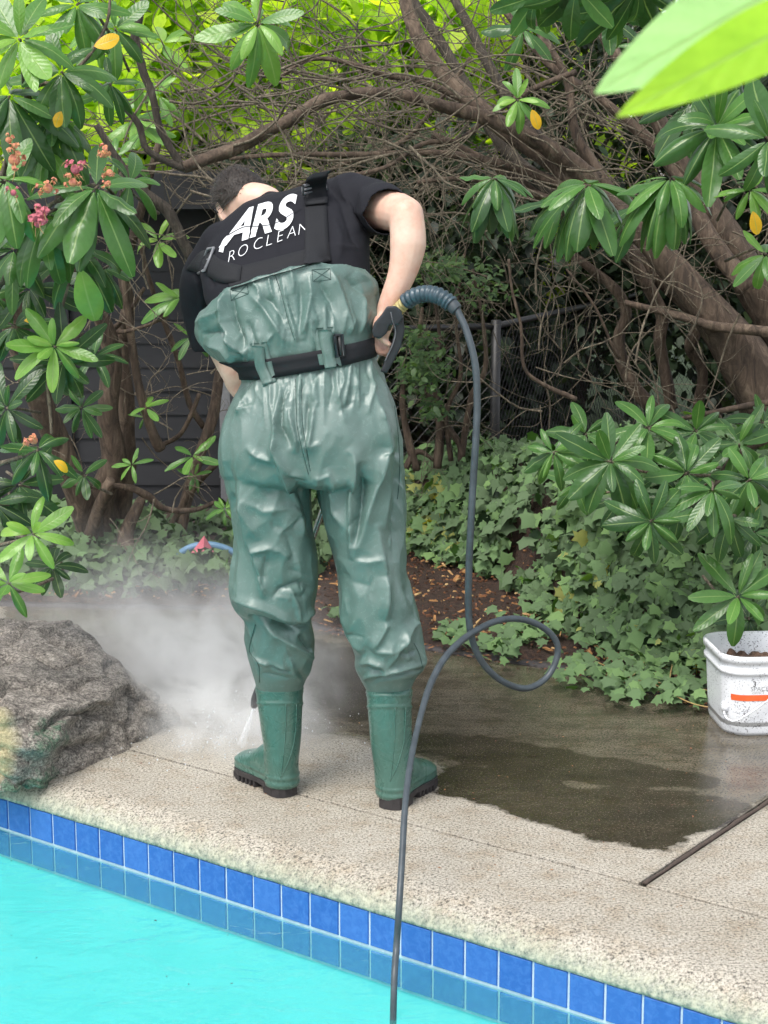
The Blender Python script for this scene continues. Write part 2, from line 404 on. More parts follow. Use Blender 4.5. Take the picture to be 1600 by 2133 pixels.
def rockm():
    m, nt, b = mat('granite boulder')
    big = tex(nt, 2.6, 8, .7); f = tex(nt, 150, 4, .8); md = tex(nt, 26, 8, .75, stretch=(1, 1, 2.2), dist=1.5)
    c = ramp(nt, md.outputs[0], [(.33, (.045, .04, .036)), (.46, (.22, .195, .17)), (.62, (.43, .39, .34)), (.75, (.60, .55, .49))]).outputs[0]
    c = mixc(nt, .85, c, ramp(nt, f.outputs[0], [(.38, .15), (.5, .95), (.62, 1.6)]).outputs[0], 'MULTIPLY')
    zz = nd(nt, 'ShaderNodeSeparateXYZ'); gp = nd(nt, 'ShaderNodeNewGeometry'); L(nt, gp.outputs['Position'], zz.inputs[0])
    # yellow lichen low on the left end, green moss in the middle
    ly = math_(nt, 'ADD', attr(nt, 'yel'), math_(nt, 'MULTIPLY', math_(nt, 'SUBTRACT', big.outputs[0], .5), .8))
    c = mixc(nt, ramp(nt, ly, [(.45, 0), (.85, .65)]).outputs[0], c, mixc(nt, 1, (.62, .55, .28), ramp(nt, f.outputs[0], [(.35, .6), (.6, 1.1)]).outputs[0], 'MULTIPLY'))
    lm = math_(nt, 'ADD', attr(nt, 'mos'), math_(nt, 'MULTIPLY', math_(nt, 'SUBTRACT', tex(nt, 38, 7, .8).outputs[0], .5), 2.6))
    c = mixc(nt, ramp(nt, lm, [(.5, 0), (.8, .9)]).outputs[0], c, mixc(nt, ramp(nt, f.outputs[0], [(.4, 0), (.6, 1)]).outputs[0], (.02, .06, .03), (.16, .27, .18)))
    L(nt, c, b.inputs['Base Color']); b.inputs['Roughness'].default_value = .7
    n1 = bump(nt, None, md.outputs[0], .8, .02); bump(nt, b, f.outputs[0], .5, .004, n1); return m
M['rock'] = rockm()
def soilm():
    m, nt, b = mat('mulch soil'); t = tex(nt, 60, 8, .75, stretch=(1, 2.2, 1)); t2 = tex(nt, 7, 4)
    c = ramp(nt, t.outputs[0], [(.33, (.012, .008, .007)), (.5, (.06, .035, .026)), (.66, (.16, .085, .05)), (.8, (.30, .19, .10))]).outputs[0]
    L(nt, c, b.inputs['Base Color']); b.inputs['Roughness'].default_value = .75; bump(nt, b, t.outputs[0], 1, .02); return m
M['soil'] = soilm()
M['chip'] = None
m_, n_, b2 = mat('wood chips'); r_ = ramp(n_, attr(n_, 'rnd'), [(0, (.05, .025, .015)), (.5, (.22, .09, .04)), (.8, (.42, .22, .08)), (1, (.60, .42, .2))]); L(n_, r_.outputs[0], b2.inputs['Base Color']); b2.inputs['Roughness'].default_value = .7; M['chip'] = m_
def bucketm():
    m, nt, b = mat('dirty white plastic'); t = tex(nt, 170, 6, .72); t2 = tex(nt, 14, 5)
    k = math_(nt, 'ADD', t.outputs[0], math_(nt, 'MULTIPLY', t2.outputs[0], .35))
    r = ramp(nt, k, [(.52, (.08, .07, .07)), (.575, (.50, .51, .55)), (.62, (.78, .80, .83))]); L(nt, r.outputs[0], b.inputs['Base Color']); b.inputs['Roughness'].default_value = .35; return m
M['bucket'] = bucketm()
M['red'] = simple('red orange print', (.75, .10, .03), (.8, .16, .04), 30, .5, 0)
M['ink'] = simple('black ink', (.03, .03, .035), (.05, .05, .05), 30, .6, 0)
M['debris'] = simple('wet leaf debris', (.04, .025, .018), (.19, .11, .07), 90, .8, .8, .01)
M['farground'] = simple('mown lawn', (.06, .09, .03), (.035, .06, .02), 3, .9)
# ================================================================== SETTING: deck, pool, ground
def poly_sd(px, py, poly):
    """signed distance (positive inside) of points to polygon"""
    d2 = np.full(px.shape, 1e9); ins = np.zeros(px.shape, bool); n = len(poly)
    for i in range(n):
        ax, ay = poly[i]; bx, by = poly[(i+1) % n]
        ex, ey = bx-ax, by-ay; wx, wy = px-ax, py-ay
        t = np.clip((wx*ex+wy*ey)/(ex*ex+ey*ey+1e-12), 0, 1)
        d2 = np.minimum(d2, (wx-ex*t)**2+(wy-ey*t)**2)
        c = ((ay > py) != (by > py)) & (px < (bx-ax)*(py-ay)/((by-ay) if abs(by-ay) > 1e-9 else 1e-9)+ax)
        ins ^= c
    return np.where(ins, np.sqrt(d2), -np.sqrt(d2))
def gpoly(pts): return [tuple(G(x, y)[:2]) for x, y in pts]
# back edge of the deck (bed border) in (t, n)
BP = [TN(G(x, y)) for x, y in [(-60, 1262), (300, 1268), (480, 1272), (650, 1310), (870, 1352), (1190, 1400), (1480, 1478), (1700, 1540)]]
BP.sort(key=lambda q: q[0])
def nb(t): return np.interp(t, [q[0] for q in BP], [q[1] for q in BP])
dark = [gpoly([(860, 1528), (1000, 1532), (1160, 1560), (1330, 1590), (1500, 1622), (1490, 1640), (1330, 1640), (1150, 1622), (950, 1585), (860, 1560)]),
        gpoly([(915, 1592), (1060, 1600), (1200, 1640), (1440, 1648), (1560, 1680), (1520, 1715), (1385, 1768), (1250, 1752), (1120, 1712), (1000, 1672), (915, 1652)])]
olive = [gpoly([(640, 1255), (900, 1330), (1200, 1390), (1480, 1470), (1700, 1530), (1640, 1660), (1500, 1700), (1385, 1745), (1200, 1700), (1000, 1650), (900, 1600), (830, 1560), (700, 1530), (560, 1540), (430, 1530), (330, 1480), (150, 1380), (0, 1300), (0, 1245), (300, 1250)])]
brown = [gpoly([(560, 1290), (900, 1360), (900, 1500), (800, 1550), (640, 1500), (500, 1480), (400, 1400), (400, 1290)])]
def grid_tn(t0, t1, nfun0, nfun1, step, z, name, mt, stain=True, lip=True):
    nt_ = int((t1-t0)/step)+1; ts = np.linspace(t0, t1, nt_)
    nn = int(3.3/step); V = np.zeros((nt_, nn, 3))
    for i, t in enumerate(ts):
        a, b = nfun0(t), nfun1(t); ns = np.linspace(a, b, nn)
        V[i] = D*t + N*ns[:, None]; V[i, :, 2] = z
    X, Y = V[..., 0], V[..., 1]
    at = {}
    if stain:
        s1 = np.maximum(*[poly_sd(X, Y, p) for p in dark]); s2 = np.maximum(poly_sd(X, Y, olive[0]), -9)
        s3 = poly_sd(X, Y, brown[0])*.35
        at = {'w1': np.clip(.5+np.maximum(s1, s3-.045), 0, 1).ravel(), 'w2': np.clip(.5+s2, 0, 1).ravel()}
    V = V.reshape(-1, 3); idx = np.arange(nt_*nn).reshape(nt_, nn)
    F = np.stack([idx[:-1, :-1], idx[1:, :-1], idx[1:, 1:], idx[:-1, 1:]], -1).reshape(-1, 4)
    # skirt round the rim
    rim = np.concatenate([idx[:, 0], idx[-1, 1:], idx[::-1, -1][1:], idx[0, ::-1][1:]])
    low = V[rim].copy(); low[:, 2] -= .11; n0 = len(V)
    V = np.vstack([V, low]); k = len(rim)
    a = rim; b = np.roll(rim, -1); c = n0+(np.arange(k)+1) % k; d = n0+np.arange(k)
    F = np.vstack([F, np.stack([b, a, d, c], -1)])
    for kk in at: at[kk] = np.concatenate([at[kk], at[kk][rim]])
    o = mk(name, V, F, mt, None, True, at)
    for p in o.data.polygons[-k:]: p.use_smooth = False
    return tag(o, kind='structure')
gap = .005
grid_tn(-6.6, TJ-.011, lambda t: DJ+gap, nb, .016, 0, 'pool_deck', M['deck'])
grid_tn(TJ+.011, 3.0, lambda t: DJ+gap, nb, .03, 0, 'pool_deck', M['deck'])
# the joint beside the bucket is a raised, worn filler strip
jp = [W(TJ, DJ+.02+k*.05, .0) + np.array([random.uniform(-.003, .003), 0, 0]) for k in range(0, 32)]
V, F = tube_vf([Vector(p)-Vector((0, 0, .003)) for p in jp], [.0062+random.uniform(-.002, .002) for _ in jp], 8, 2)
tag(mk('joint_filler', V, F, M['jointm']), kind='structure')
a = W(-6.6, DJ, -.012); 
V = [W(t, n, z) for t in (-6.6, 3) for n, z in ((DJ-.006, -.006), (DJ+.008, -.006))]
tag(mk('joint_groove', V, [(0, 1, 3, 2)], M['jointm'], None, False), kind='structure')
# coping with bull nose
prof = []; nose = .105
for n in np.linspace(DJ-gap, DW+nose, 34): prof.append((n, 0.0, 0.0))
for k in range(1, 13):
    a = k/12*math.pi/2; prof.append((DW+nose-nose*math.sin(a)*1.02, -DROP*(1-math.cos(a)), .12+.9*(k/12)))
prof.append((DW+.03, -DROP-.004, 1)); prof.append((DW+.05, -.3, 1))
ts = np.arange(-7.4, 2.2, .03); V = []; al = []
for t in ts:
    for (n, z, g_) in prof:
        V.append(W(t, n, z)); al.append(g_ if g_ > 0 else max(0, .1-(n-DW-nose)*.8))
m_ = len(prof); idx = np.arange(len(ts)*m_).reshape(len(ts), m_)
F = np.stack([idx[:-1, :-1], idx[:-1, 1:], idx[1:, 1:], idx[1:, :-1]], -1).reshape(-1, 4)
V = np.array(V); V[:, 2] += np.array([noise.noise(Vector(v)*22)*.0022 for v in V])*(np.array(al) > .1)
tag(mk('pool_coping', V, F, M['coping'], None, True, {'alg': np.array(al)}), kind='structure')
# tile band and pool shell
WZ = -DROP-TS-.004
root = empty('pool_wall', W(-1, DW, -.5)); tag(root, kind='structure')
def quad_strip(n, z0, z1, name, mt):
    return mk(name, [W(-7.4, n, z0), W(2.2, n, z0), W(2.2, n, z1), W(-7.4, n, z1)], [(0, 1, 2, 3)], mt, root, False)
quad_strip(DW+.004, -DROP+.004, -DROP-TS*1.95, 'grout', M['grout'])
quad_strip(DW+.008, -DROP-TS*1.9, -1.45, 'plaster_wall', M['plaster'])
tb = {'V': [], 'F': [], 'r': []}
for row in range(2):
    for i in range(-34, 62):
        g_ = .0055; t0 = T0+i*TS+g_/2+ (0 if row == 0 else .002); t1 = t0+TS-g_; z1 = -DROP-row*TS-g_/2-(0.006 if row else 0); z0 = z1-(TS-g_)*(1 if row == 0 else .82)
        if t1 > 2.1 or t0 < -7.3: continue
        k = len(tb['V']); e = .0025; pr = random.uniform(-.0006, .0006)
        ring = []
        for (dn, s) in ((.004, 0), (.0005+pr, .0012), (-.0006+pr, e)):
            ring.append([W(t0+s, DW+dn, z0+s), W(t1-s, DW+dn, z0+s), W(t1-s, DW+dn, z1-s), W(t0+s, DW+dn, z1-s)])
        for r in ring: tb['V'] += r
        for a_ in (0, 4):
            for q in range(4): tb['F'].append((k+a_+q, k+a_+(q+1) % 4, k+a_+4+(q+1) % 4, k+a_+4+q))
        tb['F'].append((k+8, k+9, k+10, k+11)); rv = random.random()**2*.75; tb['r'] += [rv]*12
mk('tile_band', tb['V'], tb['F'], M['tile'], root, False, {'rnd': tb['r']})
far = DW-2.35
tag(mk('pool_floor', [W(-7.4, DW+.01, -1.4), W(2.2, DW+.01, -1.4), W(2.2, far, -1.4), W(-7.4, far, -1.4)], [(3, 2, 1, 0)], M['plaster'], None, False), kind='structure')
wl = mk('pool_wall', [W(-7.4, far, -1.4), W(2.2, far, -1.4), W(2.2, far, -.02), W(-7.4, far, -.02), W(-7.4, DW+.01, -1.4), W(-7.4, DW+.01, -.02), W(2.2, DW+.01, -1.4), W(2.2, DW+.01, -.02)],
        [(0, 1, 2, 3), (0, 3, 5, 4), (1, 6, 7, 2)], M['plaster'], None, False); tag(wl, kind='structure')
def wq(t0, t1, n0, n1, st):
    a = np.arange(t0, t1+st, st); b = np.linspace(n0, n1, int(abs(n1-n0)/st)+1)
    V = np.array([W(t, n, WZ) for t in a for n in b]); idx = np.arange(len(V)).reshape(len(a), len(b))
    return V, np.stack([idx[:-1, :-1], idx[1:, :-1], idx[1:, 1:], idx[:-1, 1:]], -1).reshape(-1, 4)
V, F = wq(-7.4, 2.2, far, DW+.003, .2)
tag(mk('pool_water', V, F, M['water']), kind='structure')
# the near side deck where the photographer stands
near = mk('pool_deck', [W(-7.4, far, -.02), W(2.2, far, -.02), W(2.2, far-2.5, -.02), W(-7.4, far-2.5, -.02), W(-7.4, far, -.5), W(2.2, far, -.5)], [(3, 2, 1, 0), (0, 1, 5, 4)], M['coping'], None, False)
tag(near, kind='structure')
# ground sheet: planting bed with height field
def sstep(a, b, x):
    t = np.clip((x-a)/(b-a), 0, 1); return t*t*(3-2*t)
# ivy bank front line in world: (X, Y, crest height)
IV = [(-3.9, 7.3, .10), (-1.6, 7.1, .10), (-.4, 7.6, .10), (.1, 7.9, .24), (.5, 7.25, .42), (.72, 6.85, .50), (.80, 6.1, .58), (.98, 5.75, .68), (1.35, 5.45, .72), (3.0, 4.9, .74)]
IVF = [(-3.9, 7.0), (-1.9, 6.75), (-.6, 6.75), (.1, 7.6), (.45, 7.1), (.70, 6.4), (.76, 5.95), (.98, 5.62), (1.35, 5.35), (3, 4.6)]
def bankfront(x): return np.interp(x, [q[0] for q in IVF], [q[1] for q in IVF])
def bankcrest(x): return np.interp(x, [q[0] for q in IV], [q[2] for q in IV])
def H(x, y):
    f = bankfront(x); h = bankcrest(x)
    s = sstep(0, .55+h*.3, y-f)
    return .02 + h*s*.93 - (h-.05)*sstep(1.0, 1.9, y-f)*(h > .15)
xs = np.arange(-6, 6.01, .06); ys = np.arange(3.6, 12.01, .06)
X, Y = np.meshgrid(xs, ys, indexing='ij'); Z = H(X, Y)
tt, nn_ = X*D[0]+Y*D[1], X*N[0]+Y*N[1]
behind = nn_ - nb(tt)
Z = np.where(behind > 0.03, Z, -.14) + np.where(behind > 0.03, np.vectorize(lambda a, b: noise.noise(Vector((a*4, b*4, 0)))*.02+noise.noise(Vector((a*15, b*15, 3)))*.01)(X, Y), 0)
V = np.stack([X, Y, Z], -1).reshape(-1, 3); idx = np.arange(len(V)).reshape(X.shape)
F = np.stack([idx[:-1, :-1], idx[1:, :-1], idx[1:, 1:], idx[:-1, 1:]], -1).reshape(-1, 4)
keep = (behind > -.09).reshape(-1)[F].all(1)
tag(mk('planting_bed', V, F[keep], M['soil']), kind='structure')
tag(mk('ground', [(-150, 12, -.02), (150, 12, -.02), (150, 300, -.02), (-150, 300, -.02), (-150, -20, -.6), (150, -20, -.6), (150, 12.5, -.6), (-150, 12.5, -.6)], [(0, 1, 2, 3)], M['farground'], None, False), kind='structure')
for nm_, q in (('ground', [(-150, -80, -.15), (150, -80, -.15), (150, W(0, far-2.5)[1]-6, -.15), (-150, W(0, far-2.5)[1]-6, -.15)]),
               ('ground', [(6, -10, -.15), (150, -10, -.15), (150, 12, -.15), (6, 12, -.15)]), ('ground', [(-150, -10, -.15), (-6, -10, -.15), (-6, 12, -.15), (-150, 12, -.15)])):
    tag(mk(nm_, q, [(0, 1, 2, 3)], M['farground'], None, False), kind='structure')
# retaining stone edge between deck and bed
V = []; ets = np.arange(-6.4, 2.8, .04)
for t in ets:
    n = nb(t)
    for dn, z in ((.004, -.1), (.004, .004), (.018, .012), (.04, .012), (.06, -.05)):
        q = W(t, n+dn, z); q = q + np.array([0, 0, 1])*noise.noise(Vector(q)*9)*.012*(z > 0); V.append(q)
idx = np.arange(len(V)).reshape(len(ets), 5)
F = np.stack([idx[:-1, :-1], idx[1:, :-1], idx[1:, 1:], idx[:-1, 1:]], -1).reshape(-1, 4)
tag(mk('bed_edge', V, F, simple('dark wet stone edge', (.03, .026, .028), (.07, .06, .06), 60, .5, .8, .01)), kind='structure')
# ================================================================== leaves machinery
def leaf_template(hw=.17, fold=.18, curl=.5, roll=.2, nv=9, wave=0.0, side=0.0, pw=1.22, sh=.6):
    us = [-1, -.5, 0, .5, 1]; V = []; lu = []; lv = []
    x = z = 0.0; st = 1/nv
    for i in range(nv+1):
        s = i/nv
        ang = curl*s
        if i: x += math.cos(ang-.5*curl*st)*st; z -= math.sin(ang-.5*curl*st)*st
        w_ = hw*(math.sin(math.pi*min(1, s**pw*(.965 if pw > 1 else .99)+.008))**sh)
        if s < .08: w_ *= .3
        for u in us:
            dy = u*w_; dz = fold*abs(u)*w_ - roll*w_*u*u + wave*math.sin(s*14+u*2)*w_
            V.append((x+dz*math.sin(ang), dy*(1-.12*roll*abs(u))+side*s*s, z+dz*math.cos(ang))); lu.append(u); lv.append(s)
    F = []
    for i in range(nv):
        for k in range(4):
            a = i*5+k; F.append((a, a+5, a+6, a+1))
    return np.array(V), np.array(F), np.array(lu), np.array(lv)
def ivy_template(seed):
    r = random.Random(seed)
    pts = [(0, 0), (.12, .26), (.02, .5), (.3, .40), (.48, .55), (.58, .30), (1.0, 0), (.58, -.30), (.48, -.55), (.3, -.40), (.02, -.5), (.12, -.26)]
    V = [(.36, 0, .05)] + [(x*r.uniform(.92, 1.08)-0.0, y*r.uniform(.9, 1.1), -.13*(x-.3)**2 - .5*y*y+.09*abs(y)) for x, y in pts]
    F = [(0, i+1, (i+1) % 12+1) for i in range(12)]
    V = np.array(V)
    return V, np.array(F), V[:, 1]*2, V[:, 0]
def small_template(hw=.28):
    V = np.array([(0, 0, 0), (.35, hw, .05), (.35, 0, 0), (.35, -hw, .05), (.72, hw*.8, 0), (.72, 0, -.06), (.72, -hw*.8, 0), (1, 0, -.16)], float)
    F = [(0, 2, 1), (0, 3, 2), (1, 2, 5), (1, 5, 4), (2, 3, 6), (2, 6, 5), (4, 5, 7), (5, 6, 7)]
    return V, np.array(F), V[:, 1]/hw, V[:, 0]
RT_ = [leaf_template(.165, .22, .35, .15), leaf_template(.19, .12, .8, .35), leaf_template(.15, .28, .15, .1, wave=.10), leaf_template(.17, -.1, 1.25, .7), leaf_template(.20, .1, -.2, .05, wave=.07), leaf_template(.12, -.5, 1.0, 1.1), leaf_template(.175, .2, .6, .2, side=.12), leaf_template(.16, .1, .95, .3, side=-.14, wave=.06), leaf_template(.21, .05, .3, .4, side=.06, wave=.12), leaf_template(.15, .35, 1.5, .2, side=.05)]
IT_ = [ivy_template(i) for i in range(4)]
ST_ = [small_template(.28), small_template(.36)]
class Leaves:
    def __init__(s): s.d = {}
    def add(s, T, k, pos, d, up, size, rnd, wid=1.0):
        s.d.setdefault((id(T), k), [T, []])[1].append((tuple(pos), tuple(d), tuple(up), size, rnd, wid))
    def build(s, name, m, parent=None):
        VV, FF, U, Vv, R = [], [], [], [], []; n = 0; sizes = set()
        for (i, k), (T, L_) in s.d.items():
            V, F, lu, lv = T[k]
            pos = np.array([l[0] for l in L_]); d = np.array([l[1] for l in L_]); up = np.array([l[2] for l in L_]); sz = np.array([l[3] for l in L_]); rn = np.array([l[4] for l in L_]); wd = np.array([l[5] for l in L_])
            d = d/np.linalg.norm(d, axis=1)[:, None]; y = np.cross(up, d); ln = np.linalg.norm(y, axis=1); bad = ln < 1e-4
            y[bad] = np.cross([1, .2, 0], d[bad]); y /= np.linalg.norm(y, axis=1)[:, None]; z = np.cross(d, y)
            B = np.stack([d*sz[:, None], y*(sz*wd)[:, None], z*sz[:, None]], 1)
            vv = np.einsum('vk,nkj->nvj', V, B)+pos[:, None]
            m_ = len(L_); FF.append((F[None]+(np.arange(m_)*len(V))[:, None, None]+n).reshape(-1, F.shape[1]))
            VV.append(vv.reshape(-1, 3)); U.append(np.tile(lu, m_)); Vv.append(np.tile(lv, m_)); R.append(np.repeat(rn, len(V))); n += m_*len(V)
        return mk(name, np.vstack(VV), np.vstack(FF), m, parent, True, {'lu': np.concatenate(U), 'lv': np.concatenate(Vv), 'rnd': np.concatenate(R)})
def whorl_leaves(lv, c, axis, n, size, hue, droop=.0, spread=1.0, R=random, jit=.12, wid=1.0, tset=None):
    """n leaves round axis; droop lowers the tips away from axis direction"""
    n = int(n*1.3); ax = Vector(axis).normalized(); u = ax.orthogonal().normalized(); v = ax.cross(u); a0 = R.uniform(0, 6.28)
    for i in range(n):
        inner = i >= n*.62
        a = a0 + i*2.399 + R.uniform(-.2, .2)
        el = (R.uniform(.7, 1.15) if inner else R.uniform(-.05, .5)) - droop
        rd = u*math.cos(a)+v*math.sin(a)
        d = rd*math.cos(el)*spread+ax*math.sin(el)+Vector((0, 0, -.12-.25*max(0, droop)))
        sz = size*(R.uniform(.6, .8) if inner else R.uniform(.85, 1.12))
        k = R.choice((tset or [0, 1, 1, 2, 3, 4])+[6, 7, 8, 9, 6, 7])
        rn = hue+R.uniform(-jit, jit)+(.08 if inner else 0)
        lv.add(RT_, k, Vector(c)+d.normalized()*size*.06, d, ax+rd*-.2+Vector((0, -.15, .25)), sz, min(.93, max(0, rn)), wid*R.uniform(.72, 1.0))
# ================================================================== BACKGROUND: wall, fence, trees
def bark_tube(name, pts, rr, m, parent, seg=12, wr=.28, n=5):
    V, F = tube_vf([Vector(p) for p in pts], rr, seg, n, wr=wr); return mk(name, V, F, m, parent)
def pp(pts, Y):
    if not hasattr(Y, '__len__'): Y = [Y]*len(pts)
    Y = np.interp(np.linspace(0, 1, len(pts)), np.linspace(0, 1, len(Y)), Y)
    return [P(x, y, Y[i]) for i, (x, y) in enumerate(pts)]
# dark clapboard building
BY = 8.25
bld = empty('clapboard_building', (-2.2, BY, 0), 'dark painted clapboard building seen behind the multi-stemmed tree on the left', 'building')
mb = MB(); z = .0; lap = .115
x0, x1 = P(-500, 800, BY).x, P(462, 800, BY).x
while z < 1.62:
    yb, yt = BY-.016, BY-.002
    V = [(x0, yb, z), (x1, yb, z), (x1, yt, z+lap+.012), (x0, yt, z+lap+.012), (x0, BY+.02, z), (x1, BY+.02, z)]
    mb.add(V, [(0, 1, 2, 3), (4, 5, 1, 0)]); z += lap
mb.add(*box_vf(((x0+x1)/2, BY+1.02, .8), x1-x0, 1.96, 1.7))
mb.build('siding', M['siding'], bld, False)
mb = MB(); mb.add(*box_vf((x1+.03, BY-.01, .8), .075, .07, 1.66)); mb.build('corner_board', M['trimgrey'], bld, False)
mb = MB(); xm = P(130, 800, BY).x; mb.add(*box_vf((xm, BY-.035, .8), .10, .035, 1.6)); mb.build('corner_board', M['siding'], bld, False)
mb = MB(); mb.add(*box_vf(((x0+x1)/2, BY+.75, 1.68), x1-x0+.3, 2.3, .07)); mb.add(*box_vf(((x0+x1)/2, BY-.40, 1.62), x1-x0+.3, .03, .12)); mb.build('eave', M['siding'], bld, False)
# grey downspout
ds = empty('downspout', P(469, 1110, 8.1)); tag(ds, 'pale grey downspout at the end of the dark clapboard wall', 'downspout')
xd = P(470, 900, 8.12).x
mb = MB(); mb.add(*box_vf((xd, 8.12, .72), .05, .05, 1.3)); mb.build('pipe', M['galv'], ds, False)
mb = MB(); 
for zz in (.3, 1.1): mb = MB(); mb.add(*box_vf((xd, 8.12, zz), .06, .06, .02)); mb.build('strap', M['trimgrey'], ds, False)
pass
# blue hose coil and pink scoop behind the left leg
pts = [P(x, y, 6.95) for x, y in [(345, 1165), (370, 1140), (400, 1122), (440, 1118), (480, 1130), (515, 1155), (520, 1190)]]
V, F = tube_vf([p-Vector((0, 0, .035)) for p in pts], .015, 12, 6); tag(mk('garden_hose', V, F, M['bluehose']), 'blue garden hose lying on the ground behind the left leg', 'hose')
a, b, c, d = P(398, 1152, 6.85), P(425, 1116, 6.9), P(446, 1150, 6.88), P(424, 1148, 6.76)
e = P(412, 1155, 6.95)
V = [a, b, c, d, e]; th = Vector((0, .006, 0)); V2 = V+[v+th for v in V]
F = [(0, 3, 1), (3, 2, 1), (0, 1, 4), (1, 2, 4), (0, 4, 3), (3, 4, 2)]
sc = mk('garden_scoop', V2, F+[tuple(i+5 for i in reversed(f)) for f in F], M['pink'], None, False); tag(sc, 'faded pink plastic scoop lying against the blue hose', 'scoop')
# chain-link fence
fence = empty('chain_link_fence', P(1030, 930, 8.5)); tag(fence, 'black chain-link fence behind the ivy bank on the right', 'fence')
FP = [Vector((-.30, 8.15, 0)), Vector((P(1033, 700, 8.5).x, 8.5, 0)), Vector((P(1352, 700, 11.8).x, 11.8, 0)), Vector((P(1352, 700, 11.8).x+1.6, 13.4, 0))]
FZ = .985
for i, p in enumerate(FP):
    r = .026 if i == 1 else .018
    V, F = tube_vf([p+Vector((0, 0, -.1)), p+Vector((0, 0, FZ+.03))], r, 10, 1)
    mk('post', V, F, M['galv'] if i == 2 else M['black'], fence)
for i in range(3):
    V, F = tube_vf([FP[i]+Vector((0, 0, FZ)), FP[i+1]+Vector((0, 0, FZ))], .017, 8, 1); mk('top_rail', V, F, M['black'], fence)
    d = FP[i+1]-FP[i]; L_ = d.length; d = d/L_; mb = MB(); s = .034; hh = FZ-.03; nrm = Vector((-d.y, d.x, 0))
    k = -hh
    while k < L_:
        for sg in (1, -1):
            a0, a1 = k, k+hh; z0, z1 = (0, hh) if sg > 0 else (hh, 0)
            if a0 < 0: z0 = z0+(z1-z0)*(-a0/hh); a0 = 0
            if a1 > L_: z1 = z1-(z1-z0)*((a1-L_)/(a1-a0)); a1 = L_
            if a1-a0 < .01: continue
            q0 = FP[i]+d*a0+Vector((0, 0, z0))+nrm*sg*.002; q1 = FP[i]+d*a1+Vector((0, 0, z1))+nrm*sg*.002; w_ = .0022
            up = Vector((0, 0, w_)); nn = nrm*w_*.7
            mb.add([q0+up, q0+nn, q0-up, q0-nn, q1+up, q1+nn, q1-up, q1-nn], [(0, 1, 5, 4), (1, 2, 6, 5), (2, 3, 7, 6), (3, 0, 4, 7)])
        k += s*2
    mb.build('wire_mesh', M['black'], fence, False)
# far trees
def rtree(name, x, y, h, r, nleaf, m, label, cat, lsize=.10, tr=.07, zlo=.35, lean=(0, 0), hue=(.1, .9), tm='barkd', clump=22, group=None):
    t = empty(name, (x, y, 0), label, cat, group)
    base = Vector((x, y, -.3)); top = Vector((x+lean[0], y+lean[1], h*.8))
    bark_tube('trunk', [base, base.lerp(top, .35)+Vector((random.uniform(-.1, .1), 0, 0)), base.lerp(top, .7)+Vector((random.uniform(-.15, .15), 0, 0)), top], [tr, tr*.85, tr*.5, tr*.2], M[tm], t, 10)
    mb = MB(); cl = []
    for i in range(clump):
        a = random.uniform(0, 6.28); f = random.uniform(zlo, 1); s_ = base.lerp(top, min(.95, f*.85))
        rr = r*math.sqrt(max(.15, 1-((f-.62)/.55)**2))*random.uniform(.55, 1)
        e = Vector((x+lean[0]*f+math.cos(a)*rr, y+lean[1]*f+math.sin(a)*rr, h*f))
        mid = s_.lerp(e, .5)+Vector((random.uniform(-.1, .1), random.uniform(-.1, .1), random.uniform(0, .2)))
        V, F = tube_vf([s_, mid, e], [tr*.3, tr*.16, tr*.06], 5, 3); mb.add(V, F); cl.append((e, mid))
    mb.build('branches', M[tm], t)
    lv = Leaves()
    per = nleaf//clump
    for e, mid in cl:
        R_ = r*random.uniform(.28, .5)
        for k in range(per):
            q = np.random.normal(0, 1, 3); q /= np.linalg.norm(q)+1e-9; q *= R_*random.random()**.4
            c = (mid if random.random() < .3 else e)+Vector(q)*Vector((1, 1, .7)).length/1.6
            d = Vector(np.random.normal(0, 1, 3))+Vector((0, 0, -.4))
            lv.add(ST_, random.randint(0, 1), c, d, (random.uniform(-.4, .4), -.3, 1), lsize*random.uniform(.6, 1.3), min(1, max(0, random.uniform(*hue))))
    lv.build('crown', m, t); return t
np.random.seed(3)
for i, (px, Y, h, r, lb) in enumerate([
        (60, 13.5, 4.4, 1.3, 'yellow-green leafy tree in the top left corner beyond the dark building'),
        (400, 12.5, 4.3, 1.3, 'bright yellow-green tree behind the dark hooked limbs above the man, left'),
        (640, 14, 4.6, 1.4, 'brightest yellow-green tree behind the twigs straight above the head of the man'),
        (900, 13, 4.3, 1.2, 'yellow-green tree showing left of the thick leaning limb at the top'),
        (1150, 15.5, 4.8, 1.5, 'yellow-green tree mostly hidden behind the dark limbs at top right'),
        (330, 10.0, 3.0, .75, 'low yellow-green sapling behind the dark roof edge of the building'), (620, 10.6, 3.1, .8, 'low yellow-green sapling filling the gaps behind the twigs over the head'), (880, 10.8, 3.0, .7, 'low yellow-green sapling behind the twigs above the raised elbow')]):
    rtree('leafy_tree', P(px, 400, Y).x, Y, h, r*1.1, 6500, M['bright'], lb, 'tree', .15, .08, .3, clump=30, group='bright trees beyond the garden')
for i, (px, Y, lb) in enumerate([(560, 9.6, 'dark evergreen hidden behind the back of the man'), (760, 10.2, 'dark evergreen beside the raised elbow'), (900, 9.7, 'dark evergreen behind the hose arch, left of the fence corner post'),
        (1060, 10.4, 'dark evergreen straight behind the fence corner post'), (1200, 10.9, 'dark evergreen seen through the middle of the chain-link fence'), (1330, 12.9, 'dark evergreen near the silver fence post'), (1500, 11.6, 'dark evergreen behind the thick trunk on the right'), (1640, 10.2, 'dark evergreen at the right edge of the frame')]):
    rtree('evergreen_tree', P(px, 400, Y).x, Y, 1.95 if px < 1100 else 3.0, .62, 5000, M['conifer'], lb, 'tree', .085, .05, .14, hue=(.0, .8), group='dark evergreens behind the fence', clump=26)
